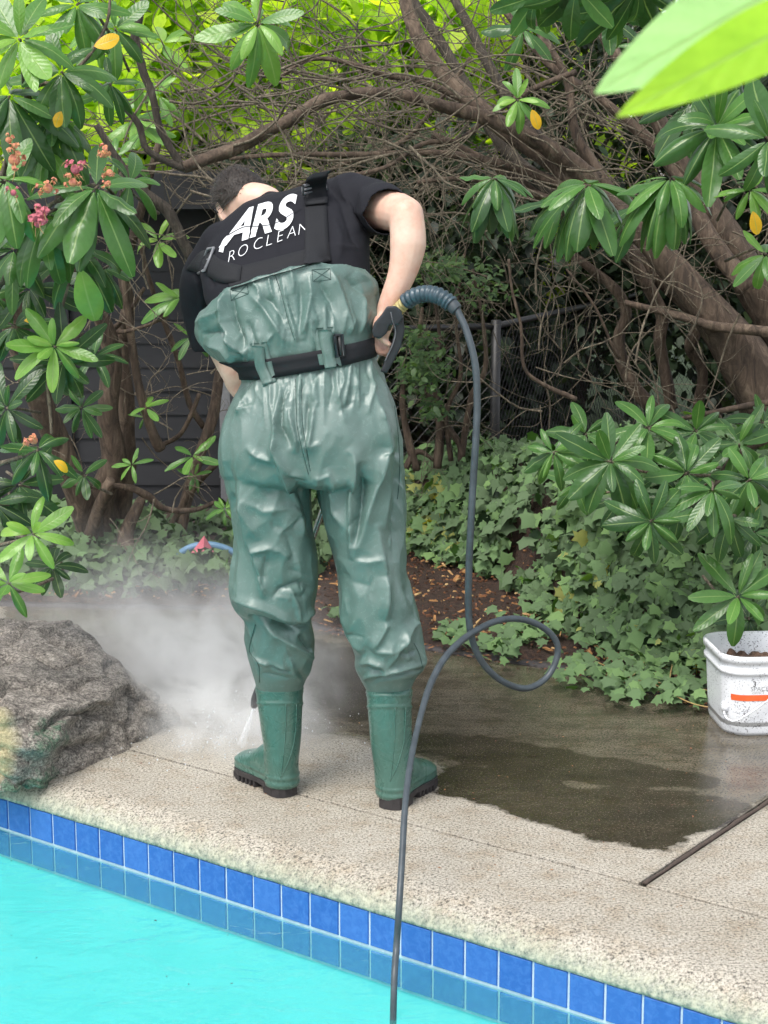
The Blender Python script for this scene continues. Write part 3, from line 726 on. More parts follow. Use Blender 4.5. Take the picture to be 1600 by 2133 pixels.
# ================================================================== left multi-stemmed rhododendron tree
random.seed(11)
tl = empty('rhododendron_tree', P(225, 1150, 7.2)); tag(tl, 'multi-stemmed brown rhododendron tree in front of the dark wall, left of the man', 'tree')
R72 = lambda px: px*7.2/FPX
for pts, Y, r in [
    ([(228, 1175), (215, 1090), (212, 1040), (236, 960), (226, 870), (234, 760), (222, 690), (192, 620), (170, 560), (140, 470), (120, 380), (60, 250)], [7.2, 7.1, 6.9, 6.4], [30, 26, 20, 17, 8]),
    ([(240, 1160), (258, 1030), (266, 930), (262, 820), (254, 720), (268, 640), (258, 560), (290, 450), (330, 300)], [7.25, 7.2, 6.9], [24, 18, 15, 12, 6]),
    ([(200, 1150), (176, 1060), (130, 950), (95, 860), (55, 760), (22, 650), (-10, 590), (-60, 480)], [7.15, 6.8, 6.4], [30, 27, 26, 24, 18]),
    ([(365, 1180), (385, 1060), (412, 960), (440, 880), (455, 800), (458, 730), (440, 600)], [7.3, 7.4], [14, 12, 12, 10, 5]),
    ([(425, 890), (395, 840), (368, 740), (330, 640), (305, 560), (285, 470), (250, 360)], [7.4, 7.1], [7, 6, 5, 3]),
    ([(335, 935), (318, 900), (288, 800), (272, 690), (258, 590), (248, 500), (255, 400)], [7.1, 6.9], [11, 9, 7, 5]),
    ([(150, 1008), (200, 1012), (268, 1016), (310, 1035), (345, 1060), (405, 1062), (450, 1045)], [6.9, 7.1], [6, 7, 8, 6, 4]),
    ([(415, 820), (400, 860), (375, 905), (335, 928)], [7.1, 7.2], [4, 5, 5]),
    ([(320, 1140), (355, 1100), (400, 1020), (450, 965)], [7.4, 7.2], [10, 9, 7]),
    ([(265, 1150), (262, 1110), (285, 1060), (295, 1040)], [7.0, 7.1], [18, 15, 9]),
    ([(300, 600), (262, 660), (230, 690)], [7.0, 7.1], [4, 5, 6]),
    ([(350, 660), (300, 680), (262, 690), (230, 692)], [6.9, 7.0], [2.5, 4, 5]),
    ([(230, 1000), (200, 1080), (178, 1160)], [6.9, 7.1], [10, 14, 16])]:
    bark_tube('trunk' if r[0] > 20 else 'branch', pp(pts, Y), [R72(x) for x in r], M['bark'], tl, 14)
def twigs_mb(mb, n, region, Yr, ang, ln, rpx, fork=2, R=random, curl=.35):
    (xa, ya, xb, yb) = region
    for i in range(n):
        x, y = R.uniform(xa, xb), R.uniform(ya, yb); Y = R.uniform(*Yr); a = R.gauss(*ang) + (math.pi if R.random() < .5 else 0)
        def walk(p, a, l, r0, dep):
            pts = [p]; k = 5; aa = a; el = R.uniform(-.3, .3); cu = R.gauss(0, curl)
            for j in range(k):
                aa += R.gauss(cu*.4, .22); el += R.gauss(0, .15)
                p = p + Vector((math.cos(aa), math.sin(el)*.7, -math.sin(aa)))*l/k; pts.append(p)
                if dep and R.random() < .45: walk(p, aa+R.choice((-1, 1))*R.uniform(.4, .95), l*R.uniform(.35, .6), r0*.55, dep-1)
            mb.add(*tube_vf(pts, [r0, r0*.75, r0*.35], 5, 2, cap=False))
        walk(P(x, y, Y), a, ln*R.uniform(.5, 1.4)*Y/FPX, R.uniform(*rpx)*Y/FPX, fork)
mb = MB(); twigs_mb(mb, 34, (100, 450, 460, 1080), (6.7, 7.6), (1.3, .5), 170, (1.0, 2.4))
twigs_mb(mb, 18, (0, 250, 300, 700), (6.2, 7.2), (1.0, .7), 190, (1.2, 2.6)); mb.build('twigs', M['twig'], tl)['kind'] = 'stuff'
lv = Leaves()
for (x, y, Y, s, h, n) in [(377, 621, 6.9, 85, .7, 7), (398, 703, 6.9, 55, .55, 7), (305, 850, 7, 48, .72, 5), (275, 968, 6.9, 42, .7, 6), (401, 950, 7, 60, .62, 6), (468, 1060, 6.9, 42, .65, 7), (405, 990, 7, 35, .6, 5), (195, 745, 6.5, 80, .25, 7), (330, 500, 6.9, 70, .8, 6), (300, 870, 7.1, 30, .6, 5), (285, 250, 7, 85, .75, 8), (330, 200, 7.2, 75, .8, 7), (240, 330, 6.8, 80, .6, 6), (210, 60, 7.2, 85, .7, 8), (340, 90, 7.6, 70, .85, 6)]:
    l2 = Leaves(); whorl_leaves(l2, P(x, y, Y), (random.uniform(-.5, .5), -.7, .8), n, s*Y/FPX, h, .1); l2.build('leaf_whorl', M['rhodo'], tl)
# ================================================================== right rhododendron tree with a massive leaning trunk
random.seed(5)
tr = empty('rhododendron_tree', P(1590, 860, 6.9)); tag(tr, 'massive rough-barked rhododendron tree leaning in from the right, its limbs arching over the man', 'tree')
for nm, pts, Y, r in [
    ('trunk', [(1640, 920), (1600, 840), (1545, 740), (1490, 660), (1410, 570), (1330, 480), (1230, 400), (1130, 320), (1040, 260), (960, 190), (890, 110), (850, 20), (835, -60)], [7.0, 6.9, 6.9, 7.1, 7.3], [70, 54, 36, 25, 21, 18, 16, 14]),
    ('trunk', [(1660, 760), (1600, 640), (1530, 520), (1470, 420), (1400, 300), (1330, 180), (1260, 80), (1200, -40)], [7.1, 7.0, 7.1], [50, 34, 20, 13, 10]),
    ('trunk', [(1620, 880), (1560, 800), (1500, 700), (1430, 620), (1330, 540), (1220, 470), (1120, 400), (1000, 330), (900, 280)], [7.3, 7.3, 7.4], [50, 40, 26, 18, 12, 8]),
    ('limb', [(1560, 600), (1480, 500), (1420, 380), (1350, 290), (1240, 200), (1140, 130), (1050, 20)], [6.9, 7.2], [24, 16, 12, 9, 7]),
    ('limb', [(1330, 500), (1260, 380), (1200, 280), (1180, 160), (1120, 60), (1110, -30)], [7.0, 7.2], [16, 12, 9, 8, 6]),
    ('trunk', [(1363, 870), (1360, 850), (1322, 809), (1297, 756), (1289, 700), (1304, 655), (1287, 609), (1244, 570), (1190, 530)], [7.3, 7.2], [16, 15, 13, 12, 8]),
    ('trunk', [(1400, 850), (1393, 813), (1374, 714), (1380, 657), (1353, 604), (1315, 538), (1260, 450), (1180, 350)], [7.3, 7.2], [14, 13, 14, 15, 12]),
    ('trunk', [(1450, 880), (1453, 856), (1464, 775), (1438, 728), (1448, 690), (1470, 620)], [7.3, 7.1], [11, 12, 12, 14]),
    ('limb', [(1700, 720), (1600, 692), (1505, 682), (1410, 657), (1301, 630)], [6.7, 6.9], [16, 11, 9, 6]),
    ('limb', [(382, 348), (420, 335), (500, 305), (560, 272), (610, 247), (680, 207), (790, 193), (900, 215), (1010, 245), (1130, 300), (1240, 380)], [6.5, 6.6, 6.9], [12, 13, 12, 11, 15, 22]),
    ('limb', [(306, -20), (290, 40), (281, 80), (298, 145), (318, 200), (330, 260), (350, 300), (382, 352)], [6.4, 6.5], [6, 9, 8, 7, 8]),
    ('limb', [(232, 192), (262, 225), (290, 262), (305, 310), (345, 335), (385, 350)], [6.4, 6.5], [4, 7, 6, 8]),
    ('limb', [(200, 260), (250, 340), (300, 400), (350, 440), (380, 500), (410, 560)], [6.7, 6.8], [6, 10, 12, 10]),
    ('limb', [(840, -30), (900, 60), (960, 160), (1010, 250), (1080, 340), (1180, 420)], [7.6, 7.2], [10, 12, 14, 18]),
    ('limb', [(930, -30), (980, 60), (1020, 140), (1080, 240), (1160, 330), (1280, 440)], [7.5, 7.1], [9, 11, 13, 20]),
    ('limb', [(480, 330), (600, 322), (760, 322), (880, 318), (960, 325), (1080, 350), (1200, 400)], [6.9, 6.9], [4, 6, 7, 9, 12]),
    ('limb', [(700, 370), (800, 350), (880, 300), (960, 290), (1010, 250), (1100, 190), (1200, 150)], [6.6, 7.0], [4, 5, 6, 6]),
    ('limb', [(560, 180), (640, 125), (720, 130), (800, 155), (880, 170), (960, 205), (1060, 270)], [6.9, 7.0], [4, 5, 7, 10]),
    ('limb', [(870, 380), (960, 372), (1060, 390), (1180, 430), (1300, 520)], [6.7, 6.9], [4, 6, 8, 14]),
    ('limb', [(560, 420), (640, 380), (720, 340), (830, 300), (900, 230), (980, 120)], [7.3, 7.3], [3, 5, 6, 4]),
    ('limb', [(1060, 540), (1066, 600), (1085, 680), (1092, 765), (1130, 800), (1200, 832)], [6.5, 6.6], [2.5, 3, 3.5, 6]),
    ('limb', [(1180, 560), (1240, 640), (1275, 720), (1290, 745)], [6.8, 6.9], [2, 3, 4]),
    ('limb', [(1660, 830), (1560, 845), (1470, 862), (1380, 880)], [6.2, 6.3], [7, 6, 3]),
    ('limb', [(1680, 880), (1600, 915), (1540, 945), (1510, 975), (1490, 1010)], [5.7, 5.7], [7, 6, 5, 3])]:
    bark_tube('trunk' if nm == 'trunk' else 'limb', pp(pts, Y), [x*6.9/FPX for x in r], M['bark'] if nm == 'trunk' else M['barkd' if pts[0][1] < 0 or pts[0][0] < 260 else 'bark'], tr, 14 if r[0] > 10 else 9)
mb = MB()
twigs_mb(mb, 105, (330, 130, 1200, 400), (6.3, 8.0), (.28, .32), 330, (1.4, 3.6), 2, curl=.3)
twigs_mb(mb, 70, (480, 60, 1250, 330), (6.5, 8.5), (.5, .7), 240, (1.0, 2.6), 2)
twigs_mb(mb, 44, (1080, 400, 1600, 860), (6.2, 7.2), (1.35, .6), 220, (.9, 2.6), 1)
twigs_mb(mb, 36, (950, 150, 1600, 520), (6.5, 7.4), (1.2, .8), 220, (1.2, 3.2), 1)
twigs_mb(mb, 30, (840, 420, 1500, 800), (7.0, 8.2), (1.3, .6), 200, (1.0, 2.4), 1)
twigs_mb(mb, 22, (380, 350, 760, 440), (6.8, 7.6), (.2, .35), 240, (1.2, 3.0), 1)
twigs_mb(mb, 26, (700, 0, 1300, 200), (6.9, 8.0), (1.0, .6), 260, (1.2, 3.0), 2)
mb.build('twigs', M['twig'], tr)['kind'] = 'stuff'
mb = MB(); twigs_mb(mb, 40, (300, 0, 900, 330), (7.0, 8.4), (.9, .9), 200, (.9, 2.0), 1, curl=.5); mb.build('twigs', M['barkd'], tr)['kind'] = 'stuff'
def whorls(parent, lst, cat=None):
    for q in lst:
        x, y, Y, s, h, n, dr, ax = q[:8]; ts_ = q[8] if len(q) > 8 else None
        c = P(x, y, Y); l2 = Leaves(); whorl_leaves(l2, c, ax, n, s*Y/FPX, h, dr, tset=ts_)
        o = l2.build('leaf_whorl', M['rhodo'], parent)
        V, F = tube_vf([c, c+Vector((random.uniform(-.03, .03), .07, random.uniform(-.05, .02))), c+Vector((random.uniform(-.1, .1), .22, random.uniform(-.12, .02)))], [.0035, .004, .005], 6, 3)
        mk('stem', V, F, M['twig'], parent)
UPc = (0, -.9, .45)
whorls(tr, [
    (1493, 266, 5.3, 150, .45, 13, -.05, UPc), (1030, 372, 5.5, 125, .38, 19, .75, (0, -.2, 1), [3, 3, 1, 5, 0]), (1225, 384, 5.4, 155, .48, 19, .7, (0, -.3, 1), [3, 1, 5, 0, 1]),
    (1396, 372, 5.3, 155, .5, 19, .75, (0, -.3, 1), [3, 1, 5, 1]), (1562, 396, 5.2, 72, .7, 8, .3, (0, -.6, .8)), (1078, 208, 6.0, 62, .75, 9, .1, UPc),
    (1200, -25, 5.2, 150, .33, 10, .5, (0, -.5, -.5)), (1330, -30, 5.3, 150, .25, 9, .4, (.2, -.5, -.4)), (1120, -10, 5.6, 110, .4, 8, .3, (-.3, -.5, -.3)), (1265, 20, 5.6, 110, .3, 8, .3, (0, -.6, -.3)),
    (1600, 290, 5.0, 130, .45, 9, .3, (.2, -.9, .2)), (1520, 120, 5.7, 120, .3, 8, .2, UPc), (1595, 530, 5.2, 90, .6, 7, .4, (0, -.7, .6)), (1440, 210, 5.8, 120, .3, 8, .2, UPc),
    (1170, 410, 6.0, 100, .35, 8, .5, (0, -.4, .8)), (1330, 430, 5.8, 110, .3, 8, .6, (0, -.4, .8)), (1590, 60, 5.4, 120, .35, 8, .3, (0, -.8, -.2)), (1350, 100, 6.2, 90, .25, 7, .3, UPc), (1090, 60, 6.6, 80, .35, 6, .3, UPc)])
# yellow leaves of the right tree
for (x, y, Y, s, d) in [(1108, 228, 5.9, 42, (.4, -.1, -1)), (1568, 440, 5.1, 50, (.3, 0, -1))]: lv = Leaves(); lv.add(RT_, 0, P(x, y, Y), d, (0, -1, .2), s*Y/FPX, 1, 1.6); lv.build('yellow_leaf', M['rhodo'], tr)
# hanging twig with long leaf bare stem
# ================================================================== left foreground rhododendron shrub with faded flowers
random.seed(21)
sl = empty('rhododendron_shrub', P(-120, 1350, 4.9)); tag(sl, 'leafy rhododendron shrub at the left edge with faded pink and orange flower heads', 'shrub')
for pts, Y, r in [([(-150, 1300), (-110, 1000), (-70, 700), (-20, 450), (40, 300), (60, 150), (50, 20)], [5.2, 5.0, 4.9], [20, 16, 10, 6, 4]),
                  ([(-70, 700), (20, 560), (90, 440), (180, 390), (200, 385)], [5, 4.85], [8, 6, 4, 3]), ([(-110, 1050), (-30, 980), (50, 950), (78, 935)], [5, 4.8], [7, 5, 3]),
                  ([(144, 590), (128, 650), (118, 720), (100, 790), (105, 860), (108, 905)], [4.9, 4.8], [3, 4, 4, 3]), ([(-20, 450), (60, 200), (130, 170), (190, 110), (225, 40), (228, -20)], [4.95, 5.0], [6, 4, 3]),
                  ([(-110, 1150), (-20, 1140), (60, 1120)], [5, 4.8], [6, 3])]:
    bark_tube('stem', pp(pts, Y), [pxm(x, 4.9) for x in r], M['twig'], sl, 8)
whorls(sl, [
    (40, 82, 4.6, 125, .72, 10, .1, UPc), (128, 150, 4.8, 120, .45, 10, .3, UPc), (110, 240, 4.9, 140, .4, 10, .5, (0, -.6, .6)), (20, 200, 4.8, 150, .35, 9, .5, (0, -.6, .6)),
    (95, 310, 4.9, 110, .62, 9, .6, (0, -.6, .5)), (200, 392, 4.6, 175, .42, 11, .62, (.1, -.5, .7), [0, 1, 3, 3, 5]), (10, 375, 4.6, 150, .6, 9, .6, (0, -.5, .7)), (95, 450, 4.7, 150, .5, 10, .7, (0, -.5, .6)),
    (165, 520, 4.9, 130, .35, 9, .5, (0, -.7, .4)), (30, 520, 4.9, 120, .3, 9, .3, UPc), (114, 722, 4.7, 92, .8, 9, .05, (0, -.9, .5)), (133, 752, 4.85, 115, .22, 10, .2, (.2, -.9, .1)),
    (15, 850, 4.8, 95, .25, 9, .2, (-.2, -.9, .2)), (78, 938, 4.6, 108, .3, 9, .35, (.1, -.7, .7)), (170, 850, 5.1, 70, .4, 8, .3, UPc), (68, 1112, 4.6, 88, .86, 7, -.1, (0, -1, .3)), (18, 1215, 4.75, 85, .72, 8, .1, (0, -.9, .5)),
    (60, 600, 5.1, 110, .25, 9, .3, UPc), (240, 60, 5.2, 95, .55, 8, .3, UPc), (230, 175, 5.1, 85, .4, 7, .5, UPc), (160, 10, 5.0, 110, .55, 9, .2, UPc), (-10, 1050, 5.0, 100, .2, 8, .2, UPc),
    (110, 1180, 5.2, 70, .25, 8, .2, UPc), (40, 1010, 5.1, 100, .15, 8, .3, UPc), (30, 680, 5.2, 90, .3, 8, .3, UPc), (270, 380, 5.0, 110, .45, 6, .2, (.5, -.5, .5)), (215, 560, 5.2, 90, .35, 6, .6, (0, -.6, .5)), (175, 990, 5.2, 60, .4, 6, .3, UPc)])
for (x, y, Y, s, d) in [(196, 96, 4.55, 54, (1, -.1, .25)), (112, 960, 4.5, 38, (1, -.1, -.4)), (128, 232, 4.7, 34, (-.6, 0, -1)), (50, 668, 4.9, 22, (1, 0, .2))]: lv = Leaves(); lv.add(RT_, random.choice((6, 7, 8)), P(x, y, Y), d, (0, -1, .3), s*Y/FPX, 1, 1.7); lv.build('yellow_leaf', M['rhodo'], sl)
lv = Leaves(); lv.add(RT_, 1, P(168, 560, 4.6), (.18, 0, -1), (0, -1, .1), pxm(125, 4.6), .84, 1.3); lv.build('leaf', M['rhodo'], sl)
def flower(parent, x, y, Y, s, mname, n=9):
    c = P(x, y, Y); mb = MB(); st = MB(); r = s*Y/FPX
    mb.add(*ball_vf(c-Vector((0, 0, r*.1)), r*.42, 8, 6))
    for i in range(n):
        d = Vector((random.uniform(-1, 1), random.uniform(-.8, .3), random.uniform(-.6, .8))).normalized()*r*random.uniform(.55, 1.0)
        q = c+d
        st.add(*tube_vf([c-Vector((0, 0, r*.5)), c+d*.5+Vector((0, 0, r*.15)), q], .0012, 5, 3))
        # crumpled petals: short cupped flaps around q
        for k in range(6):
            a = k*1.05+random.uniform(-.3, .3); dn = d.normalized(); u = dn.orthogonal().normalized(); v = dn.cross(u)
            rd = u*math.cos(a)+v*math.sin(a); l = r*random.uniform(.22, .4); wv = dn.cross(rd)*l*.45
            p1 = q+rd*l*.5+dn*l*.3; p2 = q+rd*l*.8-dn*l*random.uniform(-.4, .6)
            mb.add([q-wv*.3, q+wv*.3, p1+wv+dn*l*random.uniform(-.2, .2), p1-wv, p2+wv*.6, p2-wv*.5], [(0, 1, 2, 3), (3, 2, 4, 5)])
        if random.random() < .6: st.add(*tube_vf([q, q+d*.3+Vector((0, -.01, -r*.25)), q+d*.4+Vector((random.uniform(-.3, .3)*r, -.01, -r*.6))], .0009, 4, 3))
    o = mb.build('flower_head', M[mname], parent, False); st.build('flower_stalks', M['stalk'], o)
for (x, y, s, mn, n) in [(218, 318, 20, 'flower', 6), (157, 350, 24, 'flowerp', 7), (152, 378, 22, 'flower', 6), (100, 390, 24, 'flower', 7), (84, 450, 30, 'flowerp', 11), (228, 358, 18, 'flower', 6), (222, 382, 14, 'flower', 4), (30, 330, 30, 'flower', 8), (28, 400, 16, 'flowerp', 4), (70, 915, 22, 'flower', 5), (18, 290, 16, 'flower', 3)]:
    flower(sl, x, y, 4.5, s, mn, n)
# the spray of leaves hanging at top centre
sp = empty('rhododendron_sprig', P(540, -60, 5.0)); tag(sp, 'leafy sprig hanging into the top edge above the man, left of centre', 'sprig')
bark_tube('stem', pp([(560, -120), (550, -30), (537, 48)], 5.0), [.006, .005, .004], M['twig'], sp, 8)
whorls(sp, [(537, 50, 5.0, 118, .68, 11, .35, (.1, -.8, .3), [0, 1, 2, 4])])
# big near leaf pair, close to the lens
lf = empty('leaf_sprig', P(1760, -40, 1.25)); tag(lf, 'two large pale green leaves close to the camera in the top right corner', 'leaf')
for (x, y, x2, y2, wid, colr, dd, tl_) in [(1252, 176, 1800, -120, .80, (.50, .72, .36), 0, .75), (1298, 226, 1830, -40, .60, (.42, .62, .05), .05, .9)]:
    tip = P(x, y, 1.05-dd); base = P(x2, y2, 1.14-dd); T = leaf_template(.165, .10, .10, .04, nv=24, pw=.85, sh=.8); l2 = Leaves()
    l2.add([T], 0, base, tip-base, (0, -1, .3), (tip-base).length, .5, wid); l2.build('leaf', leaf_mat('near leaf', [(0, colr), (1, colr)], (.4, .6, .15), .4, .5), lf)
bark_tube('stem', [P(1900, -150, 1.15), P(1800, -80, 1.14), P(1745, -75, 1.12)], [.004, .003, .003], M['twig'], lf, 8)
# ================================================================== ivy, undergrowth sprays and mulch
np.random.seed(8); random.seed(8)
def ivy(n, xr, dep, sz, name='ivy', lift=.0, hue=(.15, .8), front=True):
    lv = Leaves(); c = 0
    while c < n:
        x = random.uniform(*xr); f = bankfront(x); y = f + random.uniform(*dep)
        h = bankcrest(x); z = H(x, y) 
        gx = (H(x+.02, y)-H(x-.02, y))/.04; gy = (H(x, y+.02)-H(x, y-.02))/.04
        nrm = Vector((-gx, -gy, 1)).normalized()
        # denser on slopes
        if random.random() > min(1, .3+abs(gy)*.6): continue
        if noise.noise(Vector((x*3.1, y*3.1, z*3.1+2))) < -.33: continue
        l = noise.noise(Vector((x*5, y*5, z*5)))*.08+lift*random.random()
        p = Vector((x, y, z))+nrm*(.02+abs(l)+random.uniform(0, .05))
        d = Vector((random.gauss(0, .7), random.gauss(-.1, .4), random.gauss(-.7, .35)))
        up = nrm*.6+Vector((random.gauss(0, .55), -.3+random.gauss(0, .45), .45))
        hv = random.uniform(*hue)+noise.noise(Vector((x*2.5, y*2.5, 7)))*.35
        if random.random() < .004: hv = 1
        lv.add(IT_, random.randint(0, 3), p, d, up, sz*random.choice((random.uniform(.4, .8), random.uniform(.7, 1.15), random.uniform(.9, 1.45))), min(.96, max(0, hv)) if hv < 1 else 1); c += 1
    return lv
o = ivy(11500, (-.05, 2.5), (-.06, 1.35), .06, hue=(-.1, 1.0), lift=.05).build('ivy', M['ivy']); tag(o, 'glossy dark green ivy covering the bank on the right', 'ivy', kind='stuff')
o = ivy(3200, (-2.3, -.25), (-.02, .95), .062, hue=(-.05, .7), lift=.1).build('ivy', M['ivy']); tag(o, 'low ivy on the ground behind the boulder and the left leg', 'ivy', kind='stuff')
# small ivy sprigs creeping on the mulch
lv = Leaves()
for (x, y, n, s) in [(1095, 1310, 60, 60), (1050, 1345, 40, 45), (960, 1330, 12, 25), (1130, 1270, 26, 40), (935, 1315, 14, 20), (700, 1275, 8, 20), (1230, 1400, 60, 60), (1330, 1420, 70, 60), (1290, 1340, 90, 60), (1420, 1440, 50, 45), (1390, 1370, 70, 60)]:
    for k in range(n):
        q = G(x+random.gauss(0, s*.6), y+random.gauss(0, s*.3), .05); q.z = H(q.x, q.y)+random.uniform(.02, .07)
        lv.add(IT_, random.randint(0, 3), q, (random.gauss(0, 1), random.gauss(0, .6), -.2), (random.gauss(0, .3), -.5, .8), random.uniform(.03, .06), random.uniform(.3, .9))
tag(lv.build('ivy', M['ivy']), 'young ivy shoots creeping over the brown mulch inside the hose loop', 'ivy', kind='stuff')
# runners along the deck edge
mb = MB()
for pts in ([(1160, 1398), (1230, 1402), (1320, 1413), (1400, 1432), (1480, 1444)], [(1330, 1420), (1370, 1430), (1400, 1450), (1440, 1466), (1475, 1474)], [(1290, 1390), (1310, 1415), (1325, 1425)], [(1400, 1390), (1395, 1420), (1402, 1440)], [(1350, 1370), (1330, 1400), (1300, 1425)], [(1240, 1380), (1280, 1395), (1300, 1400)]):
    mb.add(*tube_vf([G(x, y, .05)+Vector((0, 0, random.uniform(0, .01))) for x, y in pts], .0022, 5, 4))
tag(mb.build('ivy_runners', M['stalk']), 'pale ivy runners trailing along the edge of the deck', 'ivy', kind='stuff')
# wood chips
mb_V, mb_F, mr = [], [], []
def chip(q, l, w_, a, tilt, r):
    k = len(mb_V); R_ = Matrix.Rotation(a, 3, 'Z')@Matrix.Rotation(tilt, 3, 'Y')
    for (x, y, z) in [(-l, -w_, 0), (l*.8, -w_*.6, 0), (l, w_, .0), (-l*.7, w_*.8, 0), (-l, -w_, .004), (l*.8, -w_*.6, .006), (l, w_, .004), (-l*.7, w_*.8, .007)]:
        mb_V.append(q+R_@Vector((x, y, z))); mr.append(r)
    for f in ((0, 3, 2, 1), (4, 5, 6, 7), (0, 1, 5, 4), (1, 2, 6, 5), (2, 3, 7, 6), (3, 0, 4, 7)): mb_F.append(tuple(i+k for i in f))
for i in range(9000):
    x = random.uniform(-2.0, 1.3); t_, n_ = 0, 0
    y = random.uniform(5.2, 8.2); tt_, nn2 = TN((x, y, 0))
    if nn2 < nb(tt_)+.03 or y > bankfront(x)+.25: continue
    q = Vector((x, y, H(x, y)+random.uniform(.005, .03)))
    big = random.random()
    l = random.uniform(.004, .011) if big < .95 else random.uniform(.014, .034)
    chip(q, l, l*random.uniform(.12, .35), random.uniform(0, 3.14), random.uniform(-.4, .4), random.random()**2.2 if big < .95 else random.uniform(.5, 1))
tag(mk('wood_chips', mb_V, mb_F, M['chip'], None, False, {'rnd': mr}), 'reddish brown wood chips strewn over the bed', 'wood chips', kind='stuff')
# sprays over the ivy
random.seed(31)
us = empty('rhododendron_shrub', P(1500, 1010, 5.8)); tag(us, 'low rhododendron branch spreading leaf whorls over the ivy bank', 'shrub')
for pts in ([(1500, 975), (1450, 960), (1380, 910), (1351, 893)], [(1500, 990), (1400, 990), (1330, 980), (1272, 962), (1200, 945), (1155, 940)], [(1500, 1000), (1430, 1060), (1355, 1086)], [(1510, 980), (1484, 1021)]):
    bark_tube('stem', pp(pts, 5.5), [.006, .004, .003], M['twig'], us, 7)
whorls(us, [(1153, 942, 5.4, 90, .5, 9, .25, (-.3, -.8, .4), [0, 1, 3, 5]), (1272, 962, 5.3, 112, .38, 10, .2, (0, -.9, .4)), (1351, 893, 5.5, 105, .55, 9, .1, (0, -.7, .7), [0, 2, 4]), (1355, 1086, 5.1, 100, .36, 11, .05, (0, -1, .1)),
            (1484, 1021, 5.1, 110, .42, 10, .5, (0, -.6, .7), [3, 0, 5]), (1430, 985, 5.4, 100, .42, 9, .2, UPc), (1560, 1000, 5.3, 100, .45, 8, .3, UPc), (1420, 1040, 5.5, 90, .3, 8, .2, UPc), (1570, 1110, 5.3, 70, .3, 7, .3, UPc), (1220, 905, 5.7, 80, .45, 8, .2, UPc), (1450, 900, 5.6, 90, .4, 8, .2, UPc), (1540, 925, 5.6, 90, .5, 8, .3, UPc), (1590, 880, 5.7, 80, .35, 8, .3, UPc), (1300, 1040, 5.5, 80, .35, 8, .2, UPc), (1200, 1010, 5.6, 70, .5, 7, .2, UPc), (1520, 1080, 5.2, 90, .35, 8, .5, UPc)])
ys = empty('rhododendron_seedling', P(1540, 1320, 5.45)); tag(ys, 'small rhododendron plant with shiny leaves rising behind the white bucket', 'plant')
bark_tube('stem', [P(1548, 1400, 5.45), P(1545, 1300, 5.35), P(1538, 1242, 5.25)], [.005, .004, .004], M['twig'], ys, 8)
whorls(ys, [(1538, 1242, 5.2, 118, .52, 9, .15, (0, -.9, .5), [0, 2, 4, 1]), (1560, 1290, 5.5, 80, .2, 6, .3, UPc)])
# small litter on the paving and specks floating on the pool
def specks(n, fn, lo, hi, name, m, label):
    V, F, R_ = [], [], []
    for i in range(n):
        q = Vector(fn()); l = random.uniform(lo, hi); a = random.uniform(0, 3.14); u = Vector((math.cos(a), math.sin(a), 0))*l; v = Vector((-math.sin(a), math.cos(a), 0))*l*random.uniform(.2, .6); k = len(V)
        up = Vector((0, 0, l*random.uniform(.1, .5))); V += [q-u, q+v*.8, q+u*.9+up*.3, q-v+up*.4, q+up]; rr = random.random()*.8
        R_ += [rr]*5; F += [(k, k+1, k+4), (k+1, k+2, k+4), (k+2, k+3, k+4), (k+3, k, k+4)]
    tag(mk(name, V, F, m, None, False, {'rnd': R_}), label, 'litter', kind='stuff')
def on_deck(): t = random.uniform(-4.6, -.6); return W(t, random.uniform(DW+.12, DJ-.02) if random.random() < .4 else random.uniform(DJ+.02, nb(t)-.03), .0015)
specks(420, on_deck, .0015, .006, 'leaf_litter', M['chip'], 'small brown crumbs and leaf bits scattered on the paving')
specks(130, lambda: W(random.uniform(-5, -.6), random.uniform(DW-1.2, DW-.05), WZ+.0015), .002, .006, 'floating_specks', M['barkd'], 'dark specks floating on the pool water')
specks(900, lambda: (lambda t: W(t, nb(t)+random.uniform(-.05, .05), .012))(random.uniform(-4.5, .2)), .004, .014, 'leaf_litter', M['chip'], 'brown crumbs of mulch washed along the back edge of the deck')
# small-leaved shrub right of the man
random.seed(41)
ps = empty('small_leaved_shrub', P(900, 960, 8.0)); tag(ps, 'small-leaved grey-green shrub just right of the gun, in front of the fence', 'shrub')
for pts, r in [([(868, 980), (845, 890), (838, 820), (850, 760)], 9), ([(911, 975), (915, 880), (880, 805), (870, 740), (880, 640)], 10), ([(962, 960), (957, 925), (925, 875), (905, 800), (915, 700), (900, 600)], 8), ([(962, 950), (968, 903), (984, 823), (1011, 766), (1006, 671), (985, 560)], 8), ([(940, 960), (930, 860), (960, 780), (950, 660), (970, 520)], 6), ([(845, 975), (870, 940), (905, 960)], 8)]:
    bark_tube('stem', pp(pts, 7.7), [r*7.7/FPX, r*6/FPX, r*2.6/FPX], M['bark'], ps, 9)
mb = MB(); twigs_mb(mb, 40, (830, 520, 1010, 900), (7.3, 8.1), (1.2, .8), 130, (.9, 1.8), 2); mb.build('twigs', M['twig'], ps)['kind'] = 'stuff'
lv = Leaves()
for cx, cy, sx, sy, n in [(880, 770, 42, 40, 420), (905, 850, 30, 22, 120), (870, 700, 30, 20, 110), (930, 560, 60, 30, 260), (860, 540, 30, 50, 160), (1010, 600, 50, 40, 110)]:
    for k in range(n):
        q = P(random.gauss(cx, sx*.6), random.gauss(cy, sy*.6), random.uniform(7.2, 7.8))
        lv.add(ST_, 0, q, (random.gauss(0, 1), random.gauss(-.3, .5), random.gauss(-.1, .6)), (random.gauss(0, .4), -.4, 1), random.uniform(.022, .045), random.uniform(.1, .8))
lv.build('leaves', M['midleaf'], ps)
